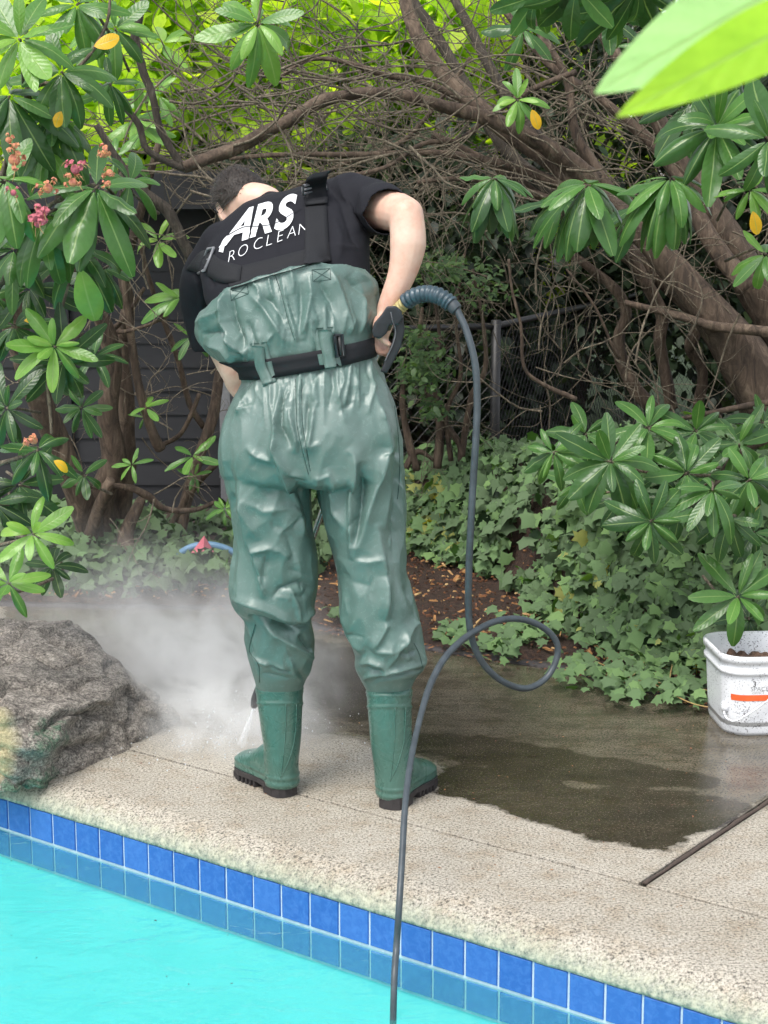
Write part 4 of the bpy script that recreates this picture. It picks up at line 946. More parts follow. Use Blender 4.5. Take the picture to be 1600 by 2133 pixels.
# ================================================================== boulder
random.seed(2)
bo = []
outline = [ # pixel, depth : control points of the rock surface
    (-300, 1310, 5.2), (-140, 1292, 5.45), (-20, 1296, 5.45), (40, 1284, 5.5), (100, 1278, 5.5), (158, 1292, 5.4), (200, 1335, 5.3), (262, 1388, 5.22), (330, 1438, 5.15), (368, 1492, 5.05), (360, 1530, 5.0),
    (60, 1385, 4.9), (-60, 1400, 4.8), (150, 1425, 4.82), (235, 1450, 4.86), (275, 1430, 4.95), (190, 1478, 4.72), (110, 1482, 4.6), (40, 1455, 4.62), (-60, 1445, 4.62), (0, 1500, 4.48),
    (-140, 1560, 4.62), (0, 1600, 4.44), (45, 1625, 4.46), (100, 1560, 4.52), (180, 1585, 4.72), (290, 1560, 4.86), (110, 1630, 4.56), (40, 1660, 4.45), (-20, 1668, 4.45), (-240, 1640, 4.75), (-300, 1450, 4.9)]
pts = [P(*q) for q in outline]
pts += [Vector((-1.25, 5.45, -.02)), Vector((-.75, 5.35, -.02)), Vector((-.62, 5.05, -.02)), Vector((-1.9, 5.4, -.03)), Vector((-1.02, 4.52, -.02)), Vector((-.86, 4.56, -.02))]
mb = MB()
import bmesh
bm = bmesh.new()
for p in pts: bm.verts.new(p)
r_ = bmesh.ops.convex_hull(bm, input=bm.verts)
bm.verts.index_update(); bm.verts.ensure_lookup_table()
hv = [v.co.copy() for v in bm.verts]; hf = [tuple(v.index for v in f.verts) for f in bm.faces]; bm.free()
mb.add(hv, hf)
V, Nn, F = remesh(mb, 'b', .010, 5, .5)
u, v = proj(V)
# carve the undercut on the right face and a hollow
for i in range(len(V)):
    p = Vector(V[i]); n_ = Vector(Nn[i])
    d = noise.fractal(p*3.1+Vector((3, 1, 0)), 1, 2.1, 5)*.03 + noise.fractal(Vector((p.x*3+p.z*5, p.y*3, p.z*16)), 1, 2, 4)*.014
    rdg = abs(noise.noise(p*7+Vector((9, 0, 4)))); d -= .028*max(0, .16-rdg)/.16
    d_, _p = noise.voronoi(Vector((p.x*5+noise.noise(p*6)*.5, p.y*5, p.z*9+p.x*2))); d += (.3-min(.6, d_[1]-d_[0]))*-.022
    V[i] += np.array(n_*d)
def carve(poly, depth, soft):
    sdv = poly_sd(u, v, poly); wgt = np.clip(sdv/soft+.5, 0, 1); wgt = wgt*wgt*(3-2*wgt)
    face = (Nn@FW) < .25
    V[:, :] += (FW[None]*.8+np.array([-.12, .1, .0]))*(wgt*depth*face)[:, None]
carve([(165, 1490), (205, 1465), (232, 1470), (240, 1445), (268, 1432), (292, 1455), (300, 1490), (350, 1496), (420, 1520), (340, 1640), (90, 1700), (110, 1600), (140, 1530)], .085, 22)
carve([(58, 1525), (75, 1500), (140, 1500), (150, 1560), (90, 1575), (60, 1560)], -.03, 16)
yl = np.clip(.5+poly_sd(u, v, [(-400, 1450), (20, 1465), (48, 1520), (40, 1600), (30, 1640), (-400, 1680)])/60, 0, 1)*.85
mo = np.maximum(np.clip(.5+poly_sd(u, v, [(60, 1520), (85, 1490), (145, 1490), (150, 1550), (90, 1580), (60, 1565)])/40, 0, 1)*.75, np.clip(.55+poly_sd(u, v, [(-50, 1640), (60, 1620), (120, 1600), (130, 1660), (60, 1700), (-50, 1700)])/40, 0, 1)*.8)
bould = mk('boulder', V, F, M['rock'], None, True, {'yel': yl, 'mos': mo}); tag(bould, 'large rough pinkish grey granite boulder at the edge of the pool', 'boulder')
# ================================================================== bucket
bk = empty('bucket', P(1590, 1530, 5.15)); c0 = G(1585, 1512); c0.y += .04
bk.location = c0; tag(bk, 'dirty white square plastic bucket full of leaf debris, with a red-orange stripe', 'bucket')
rotb = rad(4)
def rsq(hw, z, r, n=12, shrink=0):
    o = []
    for (sx, sy, a0) in ((1, 1, 0), (-1, 1, 90), (-1, -1, 180), (1, -1, 270)):
        for k in range(n+1):
            a = rad(a0+90*k/n); x = sx*(hw-r)+r*math.cos(a); y = sy*(hw-r)+r*math.sin(a)
            xr = x*math.cos(rotb)-y*math.sin(rotb); yr = x*math.sin(rotb)+y*math.cos(rotb)
            o.append(Vector((c0.x+xr, c0.y+yr, c0.z+z)))
    return o
def loft(rings, closed_bottom=True, closed_top=False):
    V = []; F = []; n = len(rings[0])
    for r in rings: V += r
    for i in range(len(rings)-1):
        for k in range(n):
            a = i*n+k; b = i*n+(k+1) % n; F.append((a, b, b+n, a+n))
    if closed_bottom: F.append(tuple(reversed(range(n))))
    if closed_top: F.append(tuple(range((len(rings)-1)*n, len(rings)*n)))
    return V, F
rr = [(.122, .002, 0.067), (.134, .0, 0.072), (.138, .012, 0.072), (.141, .05, 0.072), (.149, .19, 0.074), (.149, .192, 0.074), (.155, .192, 0.076), (.156, .205, 0.076), (.151, .208, 0.075), (.152, .228, 0.075), (.158, .230, 0.077), (.159, .246, 0.077), (.156, .252, 0.076), (.150, .251, 0.074), (.148, .246, 0.074), (.144, .15, 0.072), (.140, .03, 0.072)]
V, F = loft([rsq(a, z, r) for a, z, r in rr], True, True); mk('pail', V, F, M['bucket'], bk)
# debris inside
V = []; F = []; n = 40
for i in range(n):
    for j in range(n):
        x = (i/(n-1)-.5)*.25; y = (j/(n-1)-.5)*.25; V.append(Vector((c0.x+x, c0.y+y, .186+noise.fractal(Vector((x*25, y*25, 0)), 1, 2, 4)*.026)))
for i in range(n-1):
    for j in range(n-1): a = i*n+j; F.append((a, a+n, a+n+1, a+1))
deb = mk('leaf_debris', V, F, M['debris'], None); tag(deb, 'wet brown leaf debris filling the white bucket', 'debris', kind='stuff')
# front face at y = -hw : stripe and print
fr = Vector((math.sin(rotb), -math.cos(rotb), 0)); rx = Vector((math.cos(rotb), math.sin(rotb), 0))
def fpt(x, z, off=.0012):
    hw = .138+(z-.012)*(.011/.178); return c0+fr*(hw+off)+rx*x+Vector((0, 0, z))
sr = []
for z in (.112, .122, .131):
    hw = .138+(z-.012)*(.011/.178)
    q = [p for p in rsq(hw+.0014, z, .0735) if (p-c0).dot(fr) > .0 and -.126 < (p-c0).dot(rx) < .126]; q.sort(key=lambda p: (p-c0).dot(rx)); sr.append(q)
nq = min(len(q) for q in sr); V = [p for q in sr for p in q[:nq]]
mk('stripe', V, [(r*nq+k, r*nq+k+1, (r+1)*nq+k+1, (r+1)*nq+k) for r in (0, 1) for k in range(nq-1)], M['red'], bk, True)
def text_mesh(s, size, m, mapf, name, parent, shear=0, offset=0, ext=.0, spacing=1.0):
    cu = bpy.data.curves.new('t', 'FONT'); cu.body = s; cu.size = size; cu.shear = shear; cu.offset = offset; cu.resolution_u = 6; cu.space_character = spacing
    o = bpy.data.objects.new('t', cu); COL.objects.link(o); dg = bpy.context.evaluated_depsgraph_get()
    me = bpy.data.meshes.new_from_object(o.evaluated_get(dg)); bpy.data.objects.remove(o)
    bm = bmesh.new(); bm.from_mesh(me); bmesh.ops.triangulate(bm, faces=bm.faces)
    mx = size*.07
    for it in range(5):
        es = [e for e in bm.edges if e.calc_length() > mx]
        if not es: break
        bmesh.ops.subdivide_edges(bm, edges=es, cuts=1); bmesh.ops.triangulate(bm, faces=bm.faces)
    V = [mapf(v.co.x, v.co.y) for v in bm.verts]; bm.verts.index_update(); F = [tuple(v.index for v in f.verts) for f in bm.faces]; bm.free()
    return mk(name, V, F, m, parent, False)
text_mesh('3', .024, M['ink'], lambda x, y: fpt(x-.066, .158+y), 'printed_number', bk)
text_mesh('SPACE', .020, M['ink'], lambda x, y: fpt(x-.072, .1435+y), 'printed_text', bk, offset=-.0004)
text_mesh('OFFICE', .012, M['ink'], lambda x, y: fpt(x-.066, .1335+y), 'printed_text', bk, offset=-.0003)
hp = [fpt(-.138, .085, -.05), fpt(-.140, .060, -.01), fpt(-.118, .054, .014), fpt(-.07, .082, .018), fpt(0, .137, .020), fpt(.035, .172, .020), fpt(.08, .200, .02), fpt(.12, .19, .01), fpt(.15, .12, -.02)]
V, F = tube_vf(hp, .0034, 8, 5); hd = mk('handle', V, F, M['bucket'], bk)
V, F = ball_vf(fpt(-.136, .085, -.04), (.014, .02, .018)); mk('handle_lug', V, F, M['bucket'], bk)
# ================================================================== PERSON
P_far = P; DY = -.15
def P(px, py, Y): return P_far(px, py, Y+DY)
heelL, heelR = G(590, 1677), G(815, 1704)
per = empty('person', ((heelL.x+heelR.x)/2, 4.6, 0)); tag(per, 'man in green chest waders and black T-shirt bending over the deck, seen from behind', 'person')
def ring(xl, yl, xr, yr, Y, b, n=48, rise=0, ex=2.25, sk=0):
    A, B = P(xl, yl, Y), P(xr, yr, Y); c = (A+B)/2; a = (B-A)/2; o = []
    for k in range(n):
        t = 2*math.pi*k/n; ct, st = math.cos(t), math.sin(t)
        cx_ = math.copysign(abs(ct)**(2/ex), ct); sy_ = math.copysign(abs(st)**(2/ex), st)
        p = c + a*cx_ + Vector((0, -b*sy_, 0)) + Vector((0, 0, rise*max(0, st)*(1+sk*ct)))
        o.append(p)
    return o
def cat_rings(R_, steps=6):
    out = []; m = len(R_)
    for i in range(m-1):
        a, b, c, d = R_[max(i-1, 0)], R_[i], R_[i+1], R_[min(i+2, m-1)]
        for k in range(steps):
            t = k/steps
            out.append([0.5*((2*b[j])+(c[j]-a[j])*t+(2*a[j]-5*b[j]+4*c[j]-d[j])*t*t+(3*b[j]-3*c[j]+d[j]-a[j])*t**3) for j in range(len(b))])
    out.append(R_[-1]); return out
def rings_to(mb, R_, steps=6):
    rr = cat_rings(R_, steps); V, F = loft(rr, True, True); mb.add(V, F)
# ---- waders trunk and legs
bibR = [ring(418, 668, 787, 600, 4.70, .165, rise=.098, sk=.1), ring(411, 694, 789, 634, 4.685, .175, rise=.062), ring(428, 728, 787, 668, 4.66, .175, rise=.03), ring(462, 752, 782, 694, 4.645, .165, rise=.01), ring(497, 763, 778, 712, 4.635, .15)]
hipR = [ring(500, 762, 779, 712, 4.635, .148), ring(504, 782, 781, 728, 4.63, .145), ring(503, 800, 785, 748, 4.63, .15), ring(484, 835, 802, 793, 4.62, .165), ring(466, 878, 823, 848, 4.615, .18), ring(458, 925, 836, 905, 4.61, .188), ring(459, 970, 841, 965, 4.61, .185), ring(466, 990, 843, 990, 4.61, .17), ring(500, 1006, 810, 1006, 4.61, .10)]
LL = [ring(464, 940, 630, 940, 4.615, .15), ring(471, 1005, 646, 1005, 4.615, .145), ring(484, 1070, 650, 1070, 4.61, .14), ring(490, 1130, 656, 1130, 4.61, .135), ring(481, 1180, 663, 1180, 4.605, .13), ring(478, 1225, 661, 1222, 4.60, .128), ring(489, 1260, 655, 1250, 4.60, .118), ring(511, 1290, 648, 1285, 4.60, .10), ring(511, 1335, 652, 1328, 4.61, .094), ring(516, 1372, 655, 1366, 4.615, .09), ring(527, 1398, 642, 1402, 4.62, .078), ring(534, 1432, 630, 1434, 4.625, .060)]
yR = 4.545
RL = [ring(672, 940, 840, 940, 4.61, .15), ring(660, 1005, 843, 1005, 4.61, .145), ring(670, 1070, 844, 1070, 4.60, .142), ring(690, 1130, 843, 1130, 4.59, .132), ring(703, 1190, 843, 1190, 4.575, .126), ring(707, 1240, 858, 1235, 4.565, .122), ring(711, 1285, 872, 1285, 4.555, .118), ring(727, 1325, 880, 1325, yR, .11), ring(740, 1365, 886, 1368, yR, .10), ring(742, 1392, 886, 1392, yR, .09), ring(752, 1414, 868, 1408, yR, .075), ring(764, 1438, 857, 1432, yR, .062)]
mb = MB(); rings_to(mb, bibR); rings_to(mb, hipR); rings_to(mb, LL); rings_to(mb, RL)
wV, wN, wF = remesh(mb, 'waders', .0042, 14, .5)
wu, wv = proj(wV)
toC = wN@(-FW); wt = np.clip(toC*2.2+.25, 0, 1)
disp = np.zeros(len(wV))
def Z1(l): return [(350+x/2.667, 330+y/2.667) for x, y in l]
def Z2(l): return [(420+x/3.077, 780+y/3.077) for x, y in l]
def Z3(l): return [(420+x/3.077, 1200+y/3.077) for x, y in l]
def stroke(pts, amp, wl, wr, taper=.5, sharp=.012):
    """fold along a pixel polyline; wl / wr = falloff in pixels left / right of its direction"""
    global disp
    amp *= 1.15; wl *= .66; wr *= .66
    seg = [(pts[i], pts[i+1]) for i in range(len(pts)-1)]; ls = [math.dist(a, b) for a, b in seg]; tot = sum(ls); acc = 0
    best = np.full(len(wu), 1e9); sgn = np.ones(len(wu)); par = np.zeros(len(wu))
    x0 = min(p[0] for p in pts)-4*max(wl, wr); x1 = max(p[0] for p in pts)+4*max(wl, wr); y0 = min(p[1] for p in pts)-4*max(wl, wr); y1 = max(p[1] for p in pts)+4*max(wl, wr)
    I = np.where((wu > x0) & (wu < x1) & (wv > y0) & (wv < y1) & (wt > 0))[0]
    if not len(I): return
    uu, vv = wu[I], wv[I]; bd = np.full(len(I), 1e9); sg = np.ones(len(I)); pr = np.zeros(len(I))
    for (a, b), l in zip(seg, ls):
        ex, ey = b[0]-a[0], b[1]-a[1]; t = np.clip(((uu-a[0])*ex+(vv-a[1])*ey)/(l*l+1e-9), 0, 1)
        dx, dy = uu-a[0]-ex*t, vv-a[1]-ey*t; d = np.hypot(dx, dy); c = (ex*dy-ey*dx)
        m = d < bd; bd = np.where(m, d, bd); sg = np.where(m, np.sign(c), sg); pr = np.where(m, (acc+t*l)/tot, pr); acc += l
    w_ = np.where(sg > 0, wr, wl)     # c>0 : right-hand side when moving down the picture is left in x; see calls
    q = bd/w_; prof = np.exp(-(np.sqrt(q*q+sharp)-math.sqrt(sharp))*1.4)
    tp = np.clip(np.minimum(pr, 1-pr)*2/taper, 0.0, 1)**.7 if taper else 1
    disp[I] += amp*prof*tp
A = .001
# bib
for s in [
    (Z1([(610, 640), (640, 800), (675, 940), (712, 1040)]), -6*A, 6, 6), (Z1([(625, 640), (660, 800), (695, 940), (728, 1040)]), 5*A, 5, 9),
    (Z1([(895, 600), (930, 690), (960, 760), (1005, 910), (1015, 980)]), 15*A, 14, 26), (Z1([(830, 680), (900, 800), (920, 960)]), -11*A, 18, 18),
    (Z1([(780, 640), (795, 760), (770, 900), (740, 1010)]), 13*A, 16, 20), (Z1([(735, 690), (740, 850), (722, 1000)]), -9*A, 12, 12),
    (Z1([(1060, 700), (1100, 850), (1065, 980)]), 9*A, 16, 22), (Z1([(1040, 620), (1110, 680), (1150, 760)]), 9*A, 14, 20),
    (Z1([(340, 700), (320, 800), (310, 920), (400, 1110)]), 20*A, 20, 14), (Z1([(360, 760), (370, 900), (430, 1060)]), -18*A, 14, 14),
    (Z1([(440, 740), (530, 830), (600, 940), (650, 1020)]), 13*A, 14, 20), (Z1([(320, 980), (430, 1075), (450, 1120)]), 16*A, 8, 14), (Z1([(350, 1060), (410, 1090), (440, 1130)]), -13*A, 8, 8),
    (Z1([(500, 760), (580, 800), (640, 900), (680, 1010)]), -9*A, 12, 12), (Z1([(160, 920), (230, 880), (310, 850), (340, 740)]), 15*A, 12, 20), (Z1([(190, 980), (290, 960), (340, 1000)]), -12*A, 12, 12),
    (Z1([(200, 1020), (300, 1060), (380, 1140)]), 12*A, 12, 12), (Z1([(460, 680), (500, 720), (520, 800)]), 8*A, 8, 10), (Z1([(560, 650), (570, 720), (590, 780)]), 7*A, 6, 8), (Z1([(690, 620), (700, 700), (695, 760)]), 6*A, 6, 8),
    (Z1([(330, 730), (480, 680), (600, 645), (780, 605), (880, 590)]), 5*A, 5, 5), (Z1([(440, 900), (480, 1000), (500, 1060)]), -8*A, 10, 10), (Z1([(820, 900), (840, 1000)]), -6*A, 10, 10),
    (Z1([(980, 660), (1080, 760), (1150, 860)]), -7*A, 14, 14), (Z1([(660, 760), (700, 880), (705, 960)]), -7*A, 8, 8)]: stroke(*s)
# hips and legs
for s in [
    (Z2([(600, 0), (605, 340), (670, 620)]), -6*A, 5, 5), (Z2([(640, 0), (645, 330), (700, 640)]), -7*A, 5, 5), (Z2([(622, 0), (625, 330), (685, 640)]), 7*A, 4, 4),
    (Z2([(520, 60), (490, 180), (475, 330), (462, 480), (520, 640), (570, 760), (630, 870)]), 19*A, 26, 12), (Z2([(550, 60), (520, 200), (510, 330), (580, 470)]), -17*A, 10, 12), (Z2([(540, 640), (640, 740), (690, 900), (700, 1050)]), -15*A, 16, 12),
    (Z2([(560, 220), (580, 330), (604, 420), (600, 510)]), 13*A, 9, 9), (Z2([(690, 130), (675, 300), (672, 440)]), -12*A, 8, 8), (Z2([(720, 220), (705, 340), (682, 470), (760, 440)]), 13*A, 8, 16),
    (Z2([(1050, -10), (1085, 110), (1120, 240), (1160, 400), (1178, 470), (1130, 650), (1080, 820), (1030, 1030), (975, 1190)]), 24*A, 34, 22), (Z2([(930, 480), (970, 520), (972, 640), (955, 800), (958, 1000), (972, 1190)]), 18*A, 22, 10),
    (Z2([(1010, 560), (1040, 700), (1020, 900), (985, 1100)]), -26*A, 20, 20), (Z2([(972, 1190), (1070, 1200), (1168, 1180)]), 11*A, 10, 30), (Z2([(1120, 950), (1160, 1180), (1175, 1400), (1180, 1640)]), 14*A, 16, 30),
    (Z2([(1150, 500), (1200, 700), (1170, 1000)]), 9*A, 22, 22), (Z2([(1230, 400), (1245, 800), (1230, 1200)]), -10*A, 22, 22), (Z2([(870, 250), (960, 180), (970, 80)]), -9*A, 16, 20), (Z2([(800, 600), (840, 700), (850, 880), (930, 990)]), 12*A, 14, 22),
    (Z2([(250, 680), (285, 900), (300, 1040), (340, 1150), (370, 1280), (392, 1390)]), 17*A, 24, 9), (Z2([(330, 1140), (400, 1120), (460, 1110)]), 12*A, 14, 9), (Z2([(420, 1140), (400, 1260), (395, 1370)]), -11*A, 10, 10), (Z2([(440, 1120), (500, 1130), (560, 1180)]), 9*A, 16, 16),
    (Z2([(450, 1440), (500, 1370), (620, 1330), (725, 1370)]), -12*A, 12, 12), (Z2([(230, 680), (260, 820), (370, 1060)]), 10*A, 12, 16), (Z2([(320, 60), (250, 240), (335, 190)]), 12*A, 9, 12), (Z2([(300, 20), (280, 150)]), -9*A, 8, 8),
    (Z2([(280, 460), (360, 530), (450, 555), (470, 420)]), 13*A, 14, 14), (Z2([(480, 520), (560, 640), (660, 670)]), 9*A, 9, 7), (Z2([(830, 640), (760, 670), (710, 670)]), 7*A, 9, 7), (Z2([(530, 620), (600, 680), (680, 700)]), -8*A, 8, 8), (Z2([(580, 840), (630, 900), (640, 1060)]), 9*A, 14, 14),
    (Z2([(270, 800), (400, 880), (600, 850)]), 8*A, 18, 18), (Z2([(150, 560), (200, 700), (210, 880)]), -8*A, 20, 20), (Z2([(480, 940), (560, 1050), (600, 1200)]), -7*A, 20, 20), (Z2([(890, 1250), (960, 1330), (1100, 1360)]), -6*A, 26, 26), (Z2([(870, 1400), (900, 1560), (960, 1660)]), 7*A, 18, 18)]: stroke(*s)
# knees and cuffs
for s in [
    (Z3([(200, 140), (330, 170), (450, 215), (560, 275), (625, 310)]), 20*A, 12, 26), (Z3([(300, 250), (400, 280), (520, 330), (620, 350)]), -22*A, 13, 13), (Z3([(405, 300), (480, 370), (590, 440), (715, 540)]), 17*A, 9, 18), (Z3([(440, 300), (560, 330), (690, 310)]), -17*A, 9, 9),
    (Z3([(612, 300), (670, 240), (735, 205)]), 15*A, 16, 9), (Z3([(620, 370), (660, 430), (700, 480)]), -15*A, 12, 10), (Z3([(300, 500), (400, 555), (500, 590), (560, 600)]), 12*A, 8, 12), (Z3([(420, 560), (500, 600), (570, 620)]), -14*A, 6, 6),
    (Z3([(560, 520), (590, 620), (640, 680)]), 12*A, 12, 8), (Z3([(700, 460), (718, 540), (640, 690)]), 9*A, 10, 14), (Z3([(610, 600), (650, 650), (645, 685)]), -12*A, 7, 7), (Z3([(345, 310), (310, 430), (310, 500), (365, 570), (372, 680)]), -5*A, 4, 4),
    (Z3([(560, 60), (610, 200), (612, 300)]), 10*A, 14, 9), (Z3([(380, 0), (400, 140)]), 9*A, 14, 9), (Z3([(700, 60), (640, 130), (560, 120)]), -8*A, 18, 18), (Z3([(380, 620), (480, 640), (600, 660)]), -8*A, 6, 6),
    (Z3([(1200, 300), (1150, 400), (1095, 480)]), 13*A, 10, 18), (Z3([(1170, 0), (1190, 150), (1188, 280)]), 13*A, 12, 22), (Z3([(985, 560), (1080, 540), (1160, 560), (1190, 610), (1160, 640)]), 14*A, 10, 18), (Z3([(1050, 735), (1120, 665), (1250, 640), (1420, 600)]), -20*A, 8, 8),
    (Z3([(1000, 690), (1080, 640), (1220, 605), (1420, 570)]), 14*A, 10, 14), (Z3([(1310, 340), (1300, 450), (1340, 540)]), 12*A, 9, 12), (Z3([(1395, 290), (1300, 420), (1190, 590)]), 13*A, 9, 20), (Z3([(1220, 480), (1300, 500), (1400, 470)]), -11*A, 12, 12),
    (Z3([(1100, 480), (1240, 480), (1330, 540)]), 9*A, 10, 12), (Z3([(1380, 440), (1425, 540), (1420, 600)]), 9*A, 9, 9), (Z3([(900, 330), (980, 420), (1020, 500)]), 9*A, 16, 16), (Z3([(1060, 560), (1100, 600), (1180, 590)]), -9*A, 9, 9), (Z3([(1300, 60), (1360, 180), (1385, 300)]), -9*A, 12, 12)]: stroke(*s)
# gathered pleats above and below the belt
random.seed(77)
for k in range(26):
    x = 508+k*10.6+random.uniform(-3, 3); yb = 793-(x-505)*.185; l = random.uniform(35, 130)
    stroke([(x, yb), (x+random.uniform(-6, 6), yb+l*.5), (x+random.uniform(-16, 16), yb+l)], random.choice((-1, 1, 1))*random.uniform(3, 7)*A, random.uniform(4, 8), random.uniform(4, 9))
for k in range(22):
    x = 500+k*12.6+random.uniform(-3, 3); yb = 742-(x-505)*.185; l = random.uniform(20, 90)
    stroke([(x, yb), (x+random.uniform(-6, 6), yb-l*.5), (x+random.uniform(-14, 14), yb-l)], random.choice((-1, 1, 1))*random.uniform(3, 6)*A, random.uniform(4, 8), random.uniform(4, 9))
for k in range(46):   # small random creases
    x, y = random.uniform(470, 850), random.uniform(820, 1380); a = random.gauss(1.35, .5); l = random.uniform(20, 60)
    stroke([(x, y), (x+math.cos(a)*l*.5+random.uniform(-4, 4), y+math.sin(a)*l*.5), (x+math.cos(a)*l, y+math.sin(a)*l)], random.choice((-1, 1))*random.uniform(1.5, 4.5)*A, random.uniform(4, 9), random.uniform(4, 12))
nz = np.array([noise.fractal(Vector((p[0]*9, p[1]*9, p[2]*4)), 1, 2, 2) for p in wV])*.004 + np.array([abs(noise.noise(Vector((p[0]*16+5, p[1]*16, p[2]*9))))-.25 for p in wV])*-.012
def crumple(p, sx, sz):
    d_, _p = noise.voronoi(Vector((p[0]*sx+noise.noise(Vector(p)*5)*.7, p[1]*sx, p[2]*sz+noise.noise(Vector(p)*4+Vector((7, 0, 0)))*.7))); return .35-min(.7, d_[1]-d_[0])
nz = nz + np.array([crumple(p, 8, 1.5)*.0045+crumple(p, 17, 6)*.0016 for p in wV.astype(float)])
cuff = np.clip((wv-1395)/30, 0, 1)
wD = wV + wN*((disp*wt*1.0+nz)*(1-cuff*.9))[:, None]
waders = mk('waders', wD, wF, M['wader'], per)
wB = BVHTree.FromPolygons([Vector(v) for v in wD], wF)
CAMV = Vector((0, 0, CAMH))
def hit(bv, px, py, off, fb=4.5):
    r = Vector(ray(px, py)).normalized(); q = bv.ray_cast(CAMV, r)
    if q[0] is None: return P(px, py, fb)
    return q[0]-r*off*.4+q[1]*(off*.9 if q[1].dot(r) < 0 else -off*.9)
# ---- body (one continuous skin surface)
mb = MB()
shR, elR, wrR = P(765, 432, 4.86), P(846, 448, 4.66), P(806, 640, 4.62)
lq = P(803, 690, 4.70).lerp(P(532, 1462, 4.97), .20)
shL, elL, wrL = P(448, 560, 4.90), P(452, 700, 4.98), lq+Vector((-.085, .04, .035))
pel, sp1, sp2, nk = P(640, 840, 4.63), P(640, 700, 4.66), P(600, 500, 4.84), P(556, 415, 4.93)
limb(mb, [pel, sp1, P(600, 520, 4.84), P(600, 470, 4.97)], [.10, .10, .09, .05]); limb(mb, [shL+Vector((.03, .02, 0)), P(600, 485, 4.99), shR], [.05, .05, .05])
limb(mb, [P(590, 460, 5.0), P(556, 425, 4.99), P(525, 418, 5.0)], [.040, .050, .052])
limb(mb, [shR, P(812, 438, 4.75), elR], [.060, .056, .047]); limb(mb, [elR, P(850, 510, 4.64), P(836, 575, 4.63), wrR], [.046, .048, .037, .026])
limb(mb, [shL, P(448, 640, 4.95), elL], [.055, .048, .043]); limb(mb, [elL, P(490, 770, 4.97), P(520, 815, 4.97), wrL], [.043, .045, .036, .027])
for h_, kn, an in ((P(565, 935, 4.63), P(570, 1230, 4.60), P(585, 1560, 4.635)), (P(745, 935, 4.61), P(785, 1230, 4.56), P(815, 1580, 4.55))):
    limb(mb, [h_, kn, an], [.075, .05, .028])
# head
hc = P(506, 430, 5.06); fd = Vector((-.16, .74, -.66)).normalized(); cr = Vector((-.38, .5, .62)); cr = (cr-fd*cr.dot(fd)).normalized(); sd_ = fd.cross(cr)
HR = Matrix((sd_, fd, cr)).transposed()   # local x = side, y = face, z = crown
mb.add(*ball_vf(hc, (.073, .092, .098), 28, 20, HR)); mb.add(*ball_vf(hc+HR@Vector((0, .03, -.065)), (.054, .062, .06), 20, 14, HR))
mb.add(*ball_vf(hc+HR@Vector((0, .098, -.028)), (.013, .020, .022), 12, 8, HR)); mb.add(*ball_vf(hc+HR@Vector((0, .086, -.098)), (.022, .018, .016), 12, 8, HR))
mb.add(*ball_vf(hc+HR@Vector((0, .09, -.062)), (.024, .010, .007), 12, 8, HR)); mb.add(*ball_vf(hc+HR@Vector((0, .085, .012)), (.045, .012, .010), 12, 8, HR))
for s in (-1, 1):
    mb.add(*ball_vf(hc+HR@Vector((s*.073, -.005, -.025)), (.008, .019, .032), 14, 10, HR@Matrix.Rotation(s*.35, 3, 'Z')))
    mb.add(*ball_vf(hc+HR@Vector((s*.078, -.012, -.022)), (.006, .014, .026), 14, 10, HR@Matrix.Rotation(s*.5, 3, 'Z')))
# hands: palm plus five fingers
def hand(wr, dirn, palmn, side, grip=1.0, sc=1.0):
    x = dirn.normalized(); n_ = (palmn-x*palmn.dot(x)).normalized(); y = n_.cross(x)*side
    pc = wr+x*.05*sc
    mb.add(*ball_vf(pc, (.052*sc, .043*sc, .017*sc), 18, 12, Matrix((x, y, n_)).transposed()))
    limb(mb, [wr, wr+x*.03], [.026, .024])
    for i, (oy, l, r) in enumerate(((-.031, .070, .0092), (-.011, .080, .0095), (.010, .076, .0092), (.029, .060, .0082))):
        b = wr+x*.088*sc+y*oy*sc; a1, a2, a3 = .75*grip, 1.9*grip, 2.9*grip
        d1 = x*math.cos(a1)+n_*math.sin(a1); d2 = x*math.cos(a2)+n_*math.sin(a2); d3 = x*math.cos(a3)+n_*math.sin(a3)
        p1 = b+d1*l*.48; p2 = p1+d2*l*.32; p3 = p2+d3*l*.26
        mb.add(*tube_vf([b-x*.02, b, p1, p2, p3], [r*1.05, r*1.1, r, r*.93, r*.8], 10, 3)); mb.add(*ball_vf(p3, r*.8, 10, 8)); mb.add(*ball_vf(p1, r*1.07, 10, 8))
    tb_ = wr+x*.03*sc-y*.028*sc; t1 = tb_+(-y*.7+x*.6+n_*.3)*.034; t2 = t1+(x*.7+n_*.75-y*.1)*.032; t3 = t2+(x*.5+n_*.9+y*.3)*.022
    mb.add(*tube_vf([tb_, t1, t2, t3], [.014, .0125, .0108, .0085], 10, 3)); mb.add(*ball_vf(t3, .0085, 10, 8))
hand(wrR, P(786, 738, 4.63)-wrR, Vector((.55, -.3, .1)), 1)
gA, gB = P(803, 690, 4.70), P(532, 1462, 4.97)        # lance line
hand(wrL, lq+Vector((-.02, 0, .0))-wrL, Vector((.3, .2, -.6)), -1)
bV, bN, bF = remesh(mb, 'body', .0045, 6, .5)
body = mk('body', bV, bF, M['skin'], per)
bB = BVHTree.FromPolygons([Vector(v) for v in bV], bF)
